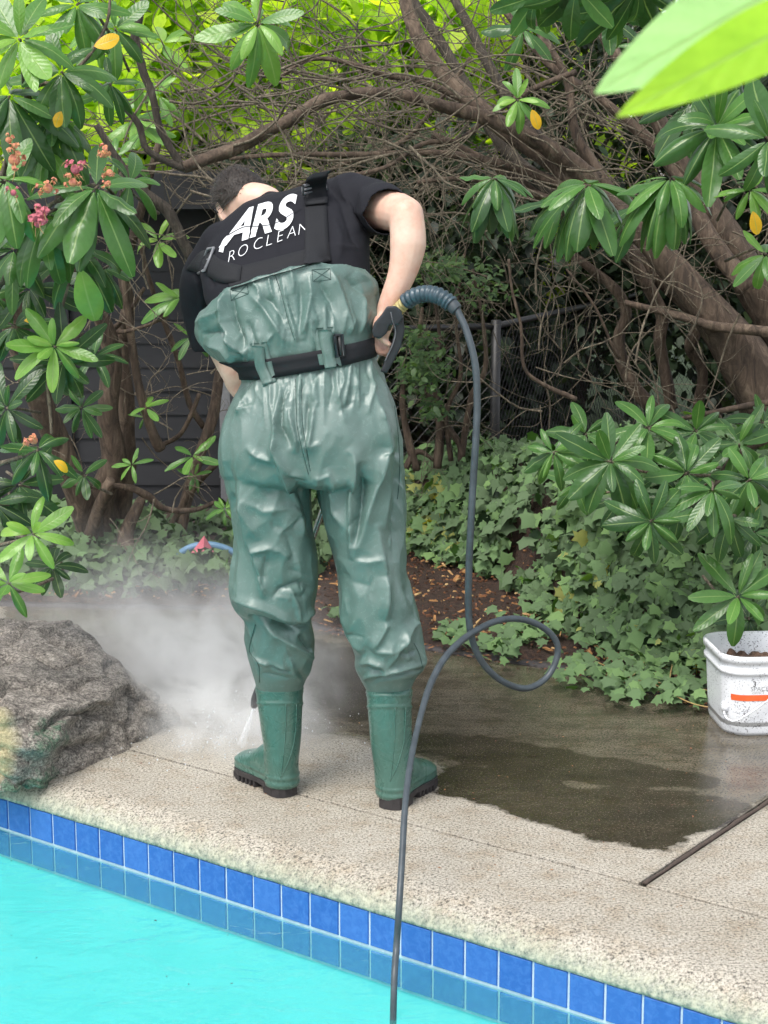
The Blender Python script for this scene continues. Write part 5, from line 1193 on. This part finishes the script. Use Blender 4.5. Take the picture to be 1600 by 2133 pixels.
# ---- hair : a cap with short tufts
mb = MB(); hcc = hc+HR@Vector((0, -.006, .010))
V, F = ball_vf(hcc, (.080, .097, .103), 40, 30, HR)
keepF = []
for f in F:
    q = sum((V[i] for i in f), Vector())/len(f); l = HR.transposed()@(q-hcc)
    nape = -.035 if l.y < -.02 else (.015 + (l.y+.02)*.75 if abs(l.x) > .045 or l.y > .02 else -.01)
    if l.z > nape and not (abs(l.x) > .062 and l.z < .004 and l.y > -.035): keepF.append(f)
hmb = MB(); used = sorted({i for f in keepF for i in f}); mp_ = {i: k for k, i in enumerate(used)}
hV = [V[i]+(V[i]-hcc).normalized()*noise.noise(V[i]*60)*.004 for i in used]; hmb.add(hV, [tuple(mp_[i] for i in f) for f in keepF])
random.seed(9)
for k in range(3400):
    i = random.choice(used); p = V[i]; n_ = (p-hcc).normalized()
    p = p+Vector((random.uniform(-.006, .006),)*3); d = (n_*.75+HR@Vector((random.uniform(-.3, .3), .55, -.1))+Vector((random.uniform(-.3, .3), random.uniform(-.3, .3), random.uniform(-.3, .3)))).normalized()
    l = random.uniform(.007, .015); s = n_.cross(d).normalized()*.0009; hmb.add([p-s, p+s, p+d*l], [(0, 1, 2)])
hmb.build('hair', M['hair'], per)
mb = MB(); ea = hc+HR@Vector((-.079, .015, -.002))
mb.add(*tube_vf([hc+HR@Vector((-.078, .09, .0)), ea, hc+HR@Vector((-.085, -.012, .004)), hc+HR@Vector((-.086, -.024, -.018))], .0022, 6, 4))
mb.build('glasses', M['black'], per)
# ---- T-shirt
mb = MB()
TR = [ring(505, 762, 778, 716, 4.64, .138), ring(470, 700, 772, 660, 4.67, .15), ring(436, 632, 770, 602, 4.705, .158), ring(424, 585, 768, 555, 4.74, .162), ring(420, 552, 766, 500, 4.785, .16), ring(436, 512, 768, 452, 4.84, .145), ring(462, 468, 772, 412, 4.89, .125), ring(508, 428, 762, 378, 4.935, .095), ring(560, 408, 722, 368, 4.965, .06)]
rings_to(mb, TR)
limb(mb, [P(735, 425, 4.88), P(790, 432, 4.80), P(805, 438, 4.72)], [.082, .068, .062], 20)
limb(mb, [P(470, 520, 4.88), P(425, 580, 4.90), P(425, 650, 4.94), P(440, 712, 4.96)], [.075, .060, .056, .054], 20)
limb(mb, [P(585, 445, 4.95), P(552, 430, 4.99)], [.055, .047], 20)
sV, sN, sF = remesh(mb, 'shirt', .006, 10, .5)
su, sv_ = proj(sV); 
wu0, wv0, wt0, disp0 = wu, wv, wt, disp
wu, wv = su, sv_; wt = np.clip(sN@(-FW)*2+.3, 0, 1); disp = np.zeros(len(sV))
for s in [(Z1([(880, 120), (960, 260), (1000, 400), (1060, 540)]), -7*A, 12, 12), (Z1([(930, 70), (1000, 250), (1060, 420)]), 8*A, 12, 12), (Z1([(1020, 300), (1080, 380), (1100, 430)]), -8*A, 8, 10), (Z1([(900, 480), (960, 500), (1080, 500)]), 5*A, 10, 10),
          (Z1([(980, 200), (1060, 300), (1180, 330)]), 5*A, 12, 12), (Z1([(150, 640), (190, 760), (190, 880)]), 8*A, 10, 10), (Z1([(230, 640), (260, 720)]), -7*A, 8, 10), (Z1([(620, 470), (625, 550)]), -4*A, 8, 8), (Z1([(440, 380), (520, 470), (560, 560)]), -4*A, 14, 14),
          (Z1([(1080, 120), (1090, 280), (1150, 380)]), 5*A, 14, 14), (Z1([(560, 170), (650, 190), (740, 130)]), -3*A, 14, 14), (Z1([(920, 330), (960, 440), (950, 560)]), 6*A, 10, 14)]: stroke(*s)
snz = np.array([noise.fractal(Vector(p)*7, 1, 2, 3) for p in sV.astype(float)])*.005
sD = sV+sN*(disp*wt+snz+np.array([crumple(p, 6, 4)*.007 for p in sV.astype(float)]))[:, None]
# open the cuffs: drop faces past the sleeve ends
def past(p, a, b): 
    d = (b-a).normalized(); return (p-b)@np.array(d)
cR = past(sD, P(790, 432, 4.80), P(806, 439, 4.695)); nearR = np.linalg.norm(sD-np.array(P(806, 439, 4.695)), axis=1) < .1
cL = past(sD, P(425, 650, 4.94), P(440, 722, 4.965)); nearL = np.linalg.norm(sD-np.array(P(440, 722, 4.965)), axis=1) < .09
kill = ((cR > 0) & nearR) | ((cL > 0) & nearL)
sF = [f for f in sF if not any(kill[i] for i in f)]
shirt = mk('t_shirt', sD, sF, M['shirt'], per)
so = shirt.modifiers.new('thickness', 'SOLIDIFY'); so.thickness = .0025; so.offset = 1
sB = BVHTree.FromPolygons([Vector(v) for v in sD], sF)
# combined surface under straps
def hit2(px, py, off):
    r = Vector(ray(px, py)).normalized(); a = wB.ray_cast(CAMV, r); b = sB.ray_cast(CAMV, r)
    qs = [q for q in (a, b) if q[0] is not None]
    if not qs: return P(px, py, 4.75)
    q = min(qs, key=lambda t: t[3]); return q[0]-r*off*.6+q[1]*(off*.6 if q[1].dot(r) < 0 else -off*.6)
def ribbon(name, m, quads, off, th, parent, nx=6, ny=6, bv=None):
    """strip from a list of (left px, right px) edge pairs, laid on the clothing"""
    rows = []
    for i in range(len(quads)-1):
        for k in range(ny):
            t = k/ny; rows.append([[quads[i][e][c]*(1-t)+quads[i+1][e][c]*t for c in (0, 1)] for e in (0, 1)])
    rows.append([list(quads[-1][0]), list(quads[-1][1])])
    g = [[None]*(nx+1) for _ in rows]
    for i, (a, b) in enumerate(rows):
        for j in range(nx+1):
            t = j/nx; x, y = a[0]*(1-t)+b[0]*t, a[1]*(1-t)+b[1]*t
            g[i][j] = hit(bv, x, y, off) if bv else hit2(x, y, off)
    # relax so that webbing bridges small folds
    for it in range(3):
        g2 = [r[:] for r in g]
        for i in range(1, len(rows)-1):
            for j in range(nx+1): g2[i][j] = g[i][j]*.4+(g[i-1][j]+g[i+1][j])*.3
        g = g2
    V = [p for r in g for p in r]; n = nx+1; back = [p+Vector(FW)*th for p in V]; L0 = len(V); V = V+back; F = []
    for i in range(len(rows)-1):
        for j in range(nx): a = i*n+j; F.append((a, a+1, a+n+1, a+n)); F.append((L0+a, L0+a+n, L0+a+n+1, L0+a+1))
        for j, s in ((0, 1), (nx, -1)):
            a = i*n+j; q = (a, a+n, L0+a+n, L0+a); F.append(q if s > 0 else tuple(reversed(q)))
    for i in (0, len(rows)-1):
        for j in range(nx): a = i*n+j; F.append((a, a+1, L0+a+1, L0+a))
    return mk(name, V, F, m, parent)
band = ribbon('back_band', M['web'], [((463, 562), (482, 603)), ((500, 556), (515, 591)), ((545, 545), (556, 577)), ((600, 531), (610, 562)), ((640, 520), (648, 552)), ((686, 507), (690, 545))], .006, .003, per, 4, 5)
stR = ribbon('shoulder_strap', M['web'], [((634, 552), (687, 546)), ((636, 510), (684, 505)), ((636, 470), (682, 466)), ((636, 425), (680, 420)), ((634, 385), (680, 376)), ((640, 368), (684, 361)), ((652, 361), (692, 354))], .009, .003, per, 5, 4)
stL = ribbon('shoulder_strap', M['web'], [((500, 590), (505, 556)), ((462, 592), (462, 545)), ((436, 574), (446, 530)), ((412, 566), (428, 520)), ((390, 562), (414, 530))], .009, .003, per, 4, 4)
wing = [hit2(385, 566, .012), hit2(432, 500, .012), hit2(428, 536, .012), hit2(415, 566, .012), P(398, 596, 4.78)]
def buckle(q, parent, wpx):
    c = [hit2(x, y, .016) for x, y in q]; V, F = tube_vf(c+[c[0]], .0042, 8, 1, cap=False); o = mk('buckle', V, F, M['buckle'], parent)
    V, F = tube_vf([(c[0]+c[3])/2, (c[1]+c[2])/2], .003, 8, 1); mk('buckle_bar', V, F, M['buckle'], o)
buckle([(631, 388), (678, 380), (679, 400), (633, 411)], stR, 1)
buckle([(438, 524), (450, 522), (432, 566), (416, 568)], stL, 1)
ribbon('keeper', M['web'], [((636, 420), (636, 433)), ((682, 415), (682, 428))], .014, .003, stR, 2, 5)
# belt: a webbing ring right round the waist
def belt_ring(o, ylo):
    r0 = ring(500-o/1.2, 740+ylo, 781+o/1.2, 693+ylo, 4.632, .150+o*.00125, 72); return r0
def world_ring(dy, ex):
    out = []
    for p in belt_ring(ex, dy): out.append(p)
    return out
hB = 40
def ring_hit(dy, ex):
    base = ring(503, 748+dy, 779, 700+dy, 4.632, .14, 96); c = sum(base, Vector())/len(base); out = []
    for p in base:
        d = (p-c); l = d.length; d.normalize(); q = wB.ray_cast(p+d*.25, -d, .5)
        rr = (q[0]-c).length if q[0] is not None else l
        out.append((d, rr, c))
    rs = [x[1] for x in out]; n = len(rs)
    for it in range(3): rs = [max(rs[i], (rs[i-1]+rs[(i+1) % n]+rs[i-2]+rs[(i+2) % n])/4) if it == 0 else (rs[i-1]+rs[i]*2+rs[(i+1) % n])/4 for i in range(n)]
    return [o[2]+o[0]*(rs[i]+ex) for i, o in enumerate(out)]
RRr = [ring_hit(0, .002), ring_hit(0, .006), ring_hit(hB*.33, .006), ring_hit(hB*.66, .006), ring_hit(hB, .006), ring_hit(hB, .002)]
V, F = loft(RRr, False, False); belt = mk('belt', V, F, M['web'], per)
beltB = BVHTree.FromPolygons([Vector(v) for v in V], F)
def hit3(px, py, off):
    r = Vector(ray(px, py)).normalized(); ds = [q[3] for q in (wB.ray_cast(CAMV, r), beltB.ray_cast(CAMV, r)) if q[0] is not None]
    return CAMV+r*(min(ds)-off) if ds else P(px, py, 4.45)
def ribbon3(name, m, quads, off, th, parent, nx, ny, rel=2):
    global hit2
    keep = hit2; hit2 = lambda x, y, o: hit3(x, y, o); o = ribbon(name, m, quads, off, th, parent, nx, ny); hit2 = keep; return o
ribbon3('belt_loop', M['wader'], [((524, 720), (549, 722)), ((529, 742), (551, 742)), ((531, 765), (553, 762)), ((541, 785), (564, 783)), ((547, 803), (568, 795))], .007, .002, waders, 3, 4)
ribbon3('belt_loop', M['wader'], [((662, 688), (690, 686)), ((665, 712), (694, 708)), ((672, 738), (697, 733)), ((675, 756), (700, 753)), ((677, 768), (701, 764))], .007, .002, waders, 3, 4)
for q in ([(520, 716), (556, 712), (576, 795), (548, 806)], [(650, 685), (694, 680), (712, 762), (668, 772)]):
    ribbon3('loop_patch', M['wader'], [(q[0], q[1]), ((q[0][0]*.5+q[3][0]*.5, (q[0][1]+q[3][1])/2), (q[1][0]*.5+q[2][0]*.5, (q[1][1]+q[2][1])/2)), (q[3], q[2])], .0012, .001, waders, 4, 8)
c = [hit3(x, y, .012) for x, y in [(697, 699), (712, 697), (717, 741), (702, 744)]]; V, F = tube_vf(c+[c[0]], .0045, 8, 1, cap=False); bu = mk('buckle', V, F, M['gun'], belt)
V, F = tube_vf([hit3(706, 700, .011), hit3(711, 742, .011)], .006, 8, 2); mk('buckle_bar', V, F, M['black'], bu)
# glued seams and stitched squares
def seam_on(pts_, r=.0011):
    P2, _ = smoothpath([Vector((x, y, 0)) for x, y in pts_], 1, 8); V_, F_ = tube_vf([hit(wB, p.x, p.y, .0004, 4.45) for p in P2], r, 5, 1); mk('seam', V_, F_, M['seamm'], waders)
M['seamm'] = simple('dark green seam', (.02, .055, .047), (.03, .07, .06), 60, .5, 0)
seam_on(Z1([(592, 640), (632, 760), (668, 900), (705, 1010)])); seam_on(Z2([(603, 30), (606, 200), (615, 340), (650, 500), (685, 640)])); seam_on(Z2([(640, 30), (643, 200), (650, 340), (676, 500), (696, 620)]))
seam_on(Z3([(345, 310), (312, 430), (310, 490), (365, 570), (372, 680)])); seam_on(Z2([(1235, 200), (1262, 420), (1268, 640), (1255, 800)])); seam_on(Z3([(1360, 430), (1395, 500), (1418, 590)]))
for q in (Z1([(800, 618), (900, 612), (905, 672), (805, 684)]), Z1([(345, 728), (440, 700), (448, 752), (352, 790)])):
    for a_, b_ in ((0, 1), (1, 2), (2, 3), (3, 0), (0, 2), (1, 3)): seam_on([q[a_], q[b_]], .0008)
# ---- shirt print
def basemap(ox, oy, ax, ay, bx, by, off):
    return lambda x, y: hit(sB, ox+ax*x+bx*y, oy+ay*x+by*y, off)
text_mesh('A', 1.0, M['print'], basemap(464, 514, 78, -23, 15, -90, .0055), 'shirt_print', shirt, .45, .035)
text_mesh('R', 1.0, M['print'], basemap(519, 497, 74, -22, 4, -88, .0055), 'shirt_print', shirt, .28, .035)
text_mesh('S', 1.0, M['print'], basemap(571, 483, 80, -24, 4, -90, .0055), 'shirt_print', shirt, .22, .035)
for i, ch in enumerate('CLEAN'):
    ox = [526, 553, 575, 597, 619][i]; oy = [526, 517, 509, 501, 494][i]
    text_mesh(ch, 1.0, M['print'], basemap(ox, oy, 31, -11, 5, -35, .0055), 'shirt_print', shirt, 0, -.024)
for i, ch in enumerate('RO'):
    text_mesh(ch, 1.0, M['print'], basemap([474, 494][i], [551, 541][i], 29, -12, 5, -35, .0055), 'shirt_print', shirt, 0, -.024)
# foot of the A and its swoosh
def strip_on(pts, w0, w1, m, off, name):
    Vv = []; Ff = []; n = len(pts)
    P2, _ = smoothpath([Vector((x, y, 0)) for x, y in pts], 1, 6); n = len(P2)
    for i, p in enumerate(P2):
        d = (P2[min(i+1, n-1)]-P2[max(i-1, 0)]).normalized(); q = Vector((-d.y, d.x, 0))*(w0+(w1-w0)*i/(n-1))/2
        Vv += [hit(sB, p.x+q.x, p.y+q.y, off), hit(sB, p.x-q.x, p.y-q.y, off)]
    for i in range(n-1): Ff.append((2*i, 2*i+1, 2*i+3, 2*i+2))
    return mk(name, Vv, Ff, m, shirt, False)
strip_on([(462, 528), (470, 505), (486, 490), (505, 480)], 9, 5, M['print'], .0058, 'shirt_print')
strip_on([(476, 494), (510, 476), (545, 474), (580, 466), (628, 436)], 1.8, 1.2, M['shirt'], .0066, 'shirt_print')
# ---- boots
def boot(heel, toe_dir, cx_px, Yc, prof, name, parent):
    mb = MB(); x = Vector((toe_dir[0], toe_dir[1], 0)).normalized(); y = Vector((-x.y, x.x, 0)); x = x*.80
    # shaft from pixel profile
    R_ = [ring(xl, yy, xr, yy2, Yc, b, 40, ex=2.0) for xl, yy, xr, yy2, b in prof]
    rings_to(mb, R_, 5)
    # foot: sections along x
    secs = []
    for s, w_, h_, zc in ((-.022, .030, .045, .06), (.0, .040, .056, .062), (.03, .040, .062, .066), (.075, .041, .066, .070), (.11, .042, .060, .066), (.15, .045, .046, .058), (.19, .050, .038, .052), (.225, .050, .034, .048), (.255, .043, .028, .044), (.278, .028, .018, .038)):
        c_ = heel+x*s; secs.append([c_+y*(w_*math.cos(2*math.pi*k/32))+Vector((0, 0, zc+h_*math.copysign(abs(math.sin(2*math.pi*k/32))**.8, math.sin(2*math.pi*k/32)))) for k in range(32)])
    rings_to(mb, secs, 4)
    V, Nn, F = remesh(mb, 'b', .0042, 14, .5)
    keepz = V[:, 2] < .026; V[keepz, 2] = .026
    # moulded bands near the top, heel reinforcement, side seam
    zt = prof[0][5] if len(prof[0]) > 5 else None
    u_, v_ = proj(V)
    ytop = prof[0][1]
    for (yy, a, w2) in ((ytop+8, .0028, 3), (ytop+16, .0022, 2.5), (ytop+40, .0028, 2.4)):
        g_ = np.exp(-((v_-yy)/w2)**2)*a; V += Nn*g_[:, None]
    V += Nn*(np.exp(-((V[:, 2]-.056)/.004)**2)*.0022)[:, None]+Nn*(np.exp(-((V[:, 2]-.036)/.006)**2)*.0026)[:, None]
    nn = np.array([noise.noise(Vector(p)*14) for p in V.astype(float)])*.0022; V += Nn*nn[:, None]
    o = mk(name, V, F, M['boot'], parent)
    # side panel seam lines
    xl, xr = prof[2][0], prof[2][2]; bvv = BVHTree.FromPolygons([Vector(q) for q in V], F)
    for pts in ([(.62, 42), (.60, 110), (.55, 160), (.50, 195)], [(.86, 42), (.82, 110), (.68, 160), (.50, 195)]):
        c_ = [hit(bvv, xl+(xr-xl)*f, ytop+dy, .0003) for f, dy in pts]; Vs, Fs = tube_vf(c_, .0016, 6, 8); mk('seam', Vs, Fs, M['boot'], o)
    # sole: outline with heel block, waist and cleats
    mbs = MB()
    ou = [(-.036, .012), (-.036, -.012), (-.026, -.030), (0, -.040), (.05, -.042), (.10, -.039), (.15, -.048), (.20, -.055), (.24, -.049), (.272, -.028), (.283, 0), (.272, .028), (.24, .049), (.20, .055), (.15, .048), (.10, .039), (.05, .042), (0, .040), (-.026, .030)]
    def slab(o_, z0, z1, f=1.0):
        V_ = [heel+x*a+y*(b*f)+Vector((0, 0, z0)) for a, b in o_]+[heel+x*a+y*(b*f)+Vector((0, 0, z1)) for a, b in o_]; n = len(o_)
        mbs.add(V_, [tuple(reversed(range(n))), tuple(range(n, 2*n))]+[(k, (k+1) % n, n+(k+1) % n, n+k) for k in range(n)])
    slab(ou, .019, .034)
    slab([(-.036, .012), (-.036, -.012), (-.026, -.030), (0, -.039), (.055, -.040), (.06, 0), (.055, .040), (0, .039), (-.026, .030)], .001, .0195)
    for k in range(8):
        a0 = .115+k*.021; hw = np.interp(a0, [.11, .2, .24, .28], [.040, .053, .047, .022]); slab([(a0, -hw), (a0+.012, -hw), (a0+.012, hw), (a0, hw)], .001+max(0, (k-5)*.003), .0195)
    mbs.build('sole', M['rubberblack'], o, False); return o
profL = [(533, 1425, 632, 1425, .063), (534, 1445, 632, 1445, .062), (538, 1480, 631, 1480, .060), (543, 1520, 629, 1520, .057), (549, 1555, 626, 1555, .055), (551, 1590, 623, 1590, .054), (551, 1625, 624, 1625, .052), (553, 1648, 622, 1648, .045)]
profR = [(763, 1432, 857, 1430, .063), (764, 1450, 858, 1450, .062), (767, 1490, 858, 1490, .060), (771, 1540, 859, 1540, .057), (777, 1590, 860, 1590, .054), (781, 1625, 858, 1625, .053), (785, 1655, 854, 1655, .050), (789, 1672, 850, 1672, .040)]
hL = G(590, 1664); hR = G(818, 1690)
hL2 = Vector((hL.x, hL.y+.035, 0)); hR2 = Vector((hR.x, hR.y+.035, 0))
boot(hL2, (-.55, .83), 0, 4.625, profL, 'boot', per)
boot(hR2, (.42, .91), 0, 4.535, profR, 'boot', per)
# ================================================================== pressure washer gun and hose
gun = empty('pressure_washer_gun', gA); tag(gun, 'black pressure washer gun held in the right hand at the hip', 'spray gun')
def prism(mb, poly, y0, y1):
    n = len(poly); a_ = [P(x, y, y0) for x, y in poly]+[P(x, y, y1) for x, y in poly]
    mb.add(a_, [tuple(range(n)), tuple(reversed(range(n, 2*n)))]+[(k, n+k, n+(k+1) % n, (k+1) % n) for k in range(n)])
mb = MB(); prism(mb, [(774, 690), (780, 672), (795, 655), (806, 638), (824, 637), (836, 646), (840, 664), (828, 678), (812, 676), (806, 694), (792, 706), (778, 702)], 4.535, 4.575)
limb(mb, [P(806, 665, 4.56), P(804, 692, 4.69)], [.018, .012], 12)
V, Nn, F = remesh(mb, 'g', .003, 5); mk('body', V, F, M['gun'], gun)
mb = MB(); prism(mb, [(820, 655), (840, 656), (843, 690), (836, 722), (822, 750), (806, 778), (792, 774), (806, 742), (817, 712), (822, 684)], 4.545, 4.57)
V, Nn, F = remesh(mb, 'g', .0028, 4); mk('trigger_guard', V, F, M['gun'], gun)
V, F = tube_vf([P(814, 650, 4.53), P(818, 668, 4.53), P(824, 690, 4.542), P(819, 715, 4.542), P(802, 752, 4.542)], .0018, 6, 5); mk('seam', V, F, M['trimgrey'], gun)
V, F = tube_vf([gA, gA.lerp(gB, .4), gB], [.0085, .0085, .0085], 12, 3); mk('lance', V, F, M['steel'], gun)
dl = (gB-gA).normalized(); V, F = tube_vf([gA.lerp(gB, .28), gA.lerp(gB, .42)], .016, 14, 2); mk('foregrip', V, F, M['gun'], gun)
V, F = tube_vf([gB-dl*.05, gB-dl*.01, gB+dl*.018], [.015, .016, .009], 12, 2); mk('nozzle', V, F, M['gun'], gun)
# hose
ho = empty('pressure_hose', P(820, 2050, 3.75)); tag(ho, 'grey rubber pressure hose looping beside the man and hanging into the pool', 'hose')
YW = G(821, 2050, WZ).y
hpts = [(950, 642, 4.50), (972, 690, 4.48), (990, 760, 4.46), (994, 840, 4.45), (991, 920, 4.44), (986, 1000, 4.44), (981, 1090, 4.44), (977, 1180, 4.45), (976, 1270, 4.47), (983, 1330, 4.48), (1005, 1380, 4.50), (1045, 1418, 4.54), (1095, 1434, 4.6), (1138, 1412, 4.64), (1160, 1370, 4.66), (1158, 1335, 4.66), (1128, 1305, 4.64), (1080, 1289, 4.60), (1030, 1295, 4.55), (975, 1324, 4.45), (930, 1366, 4.36), (897, 1425, 4.28), (874, 1500, 4.16), (855, 1590, 4.02), (844, 1680, 3.90), (838, 1780, 3.80), (832, 1880, 3.72), (826, 1970, YW+.06), (821, 2050, YW), (818, 2200, YW-.03), (818, 2400, YW-.05)]
V, F = tube_vf([P(*q) for q in hpts], [.0092]*10+[.0088]*12+[.0076]*9, 14, 6, wr=.03); mk('hose', V, F, M['hose'], ho)
sp_ = [P(x, y, Y) for x, y, Y in [(818, 658, 4.59), (836, 638, 4.58), (858, 620, 4.56), (885, 612, 4.54), (912, 616, 4.52), (935, 630, 4.51), (952, 646, 4.50)]]
O, _ = smoothpath(sp_, 1, 14); n = len(O)
def ribbed(i0, i1, r, am, per_):
    pts = O[i0:i1]; rr = [r*(1+am*(1 if (k % per_) < per_*.55 else -1)) for k in range(len(pts))]; return tube_vf(pts, rr, 16, 1)
V, F = ribbed(0, int(n*.26), .0155, .10, 4); mk('ribbed_sleeve', V, F, M['brass'], ho)
V, F = ribbed(int(n*.26)-1, int(n*.88), .0205, .09, 5); mk('strain_relief', V, F, M['springm'], ho)
V, F = tube_vf(O[int(n*.86):], [.018, .0175, .016], 16, 1); mk('collar', V, F, M['hose'], ho)
# ================================================================== jet and mist
jt = G(502, 1553, .01); d = (jt-gB)
V = []; F = []; seg = 12
a = gB+dl*.018; u_ = d.cross(Vector((0, 1, 0))).normalized()
for i in range(6):
    t = i/5; c_ = a.lerp(jt, t)
    for k in range(seg):
        an = 2*math.pi*k/seg; V.append(c_+u_*math.cos(an)*(.0025+.010*t)+Vector((0, 1, 0))*math.sin(an)*(.002+.004*t))
for i in range(5):
    for k in range(seg): q = i*seg+k; r = i*seg+(k+1) % seg; F.append((q, r, r+seg, q+seg))
m_, nt_, b_ = mat('water jet'); b_.inputs['Base Color'].default_value = (.9, .93, .97, 1); b_.inputs['Roughness'].default_value = .4; b_.inputs['Alpha'].default_value = .38
tag(mk('water_jet', V, F, m_), 'white fan of high pressure water leaving the nozzle by the left boot', 'water', kind='stuff')
V, F = [], []
random.seed(5)
for i in range(520):
    r_ = abs(random.gauss(0, .16)); a_ = random.uniform(0, 6.28); q = Vector((jt.x-.02+r_*math.cos(a_)*1.3, jt.y+.03+r_*math.sin(a_), .006+abs(random.gauss(0, .07))*math.exp(-r_*2))); s_ = random.uniform(.0008, .0026); k = len(V)
    for d3 in ((1, 0, 0), (-1, 0, 0), (0, 1, 0), (0, -1, 0), (0, 0, 1.6), (0, 0, -1.6)): V.append(q+Vector(d3)*s_)
    for f in ((0, 2, 4), (2, 1, 4), (1, 3, 4), (3, 0, 4), (2, 0, 5), (1, 2, 5), (3, 1, 5), (0, 3, 5)): F.append(tuple(k+j for j in f))
mdp, ndp, bdp = mat('water drops'); bdp.inputs['Base Color'].default_value = (.85, .88, .92, 1); bdp.inputs['Roughness'].default_value = .15; bdp.inputs['Alpha'].default_value = .8
tag(mk('water_droplets', V, F, mdp), 'white droplets splashing up where the jet strikes the paving', 'water', kind='stuff')
def mist():
    m = bpy.data.materials.new('mist'); m.use_nodes = True; nt = m.node_tree; nt.nodes.clear(); out = nd(nt, 'ShaderNodeOutputMaterial')
    pv = nd(nt, 'ShaderNodeVolumePrincipled'); pv.inputs['Color'].default_value = (1, 1, 1, 1); pv.inputs['Anisotropy'].default_value = 0
    geo = nd(nt, 'ShaderNodeNewGeometry'); pos = geo.outputs['Position']; tot = None
    for (c, r, dn) in MISTS:
        vm = nd(nt, 'ShaderNodeVectorMath', operation='SUBTRACT'); L(nt, pos, vm.inputs[0]); vm.inputs[1].default_value = c
        v2 = nd(nt, 'ShaderNodeVectorMath', operation='DIVIDE'); L(nt, vm.outputs[0], v2.inputs[0]); v2.inputs[1].default_value = r
        ln = nd(nt, 'ShaderNodeVectorMath', operation='LENGTH'); L(nt, v2.outputs[0], ln.inputs[0])
        f = math_(nt, 'SUBTRACT', 1.0, ln.outputs['Value'], True); f = math_(nt, 'POWER', f, 1.6); f = math_(nt, 'MULTIPLY', f, dn)
        tot = f if tot is None else math_(nt, 'ADD', tot, f)
    nz = tex(nt, 5.5, 5, .62, vec=pos, dist=1.2); k = ramp(nt, nz.outputs[0], [(.36, .02), (.66, 1.0)]); k_ = math_(nt, 'MULTIPLY', k.outputs[0], 2.3)
    L(nt, math_(nt, 'MULTIPLY', tot, k_), pv.inputs['Density']); L(nt, pv.outputs[0], out.inputs['Volume']); return m
MISTS = [(tuple(G(500, 1530, .03)), (.34, .32, .24), 10.0), (tuple(G(450, 1430, .10)), (.48, .45, .36), 4.6), (tuple(G(360, 1350, .12)), (.62, .5, .42), 2.0), (tuple(G(600, 1430, .03)), (.5, .5, .28), .9), (tuple(G(240, 1330, .15)), (1.0, .8, .5), .5)]
b0 = Vector((-1.9, 4.35, .004)); b1 = Vector((.45, 6.9, .75))
V = [(x, y, z) for x in (b0.x, b1.x) for y in (b0.y, b1.y) for z in (b0.z, b1.z)]
tag(mk('mist', V, [(0, 1, 3, 2), (4, 6, 7, 5), (0, 4, 5, 1), (2, 3, 7, 6), (0, 2, 6, 4), (1, 5, 7, 3)], mist(), None, False), 'white spray mist drifting over the wet deck between boulder and boots', 'mist', kind='stuff')
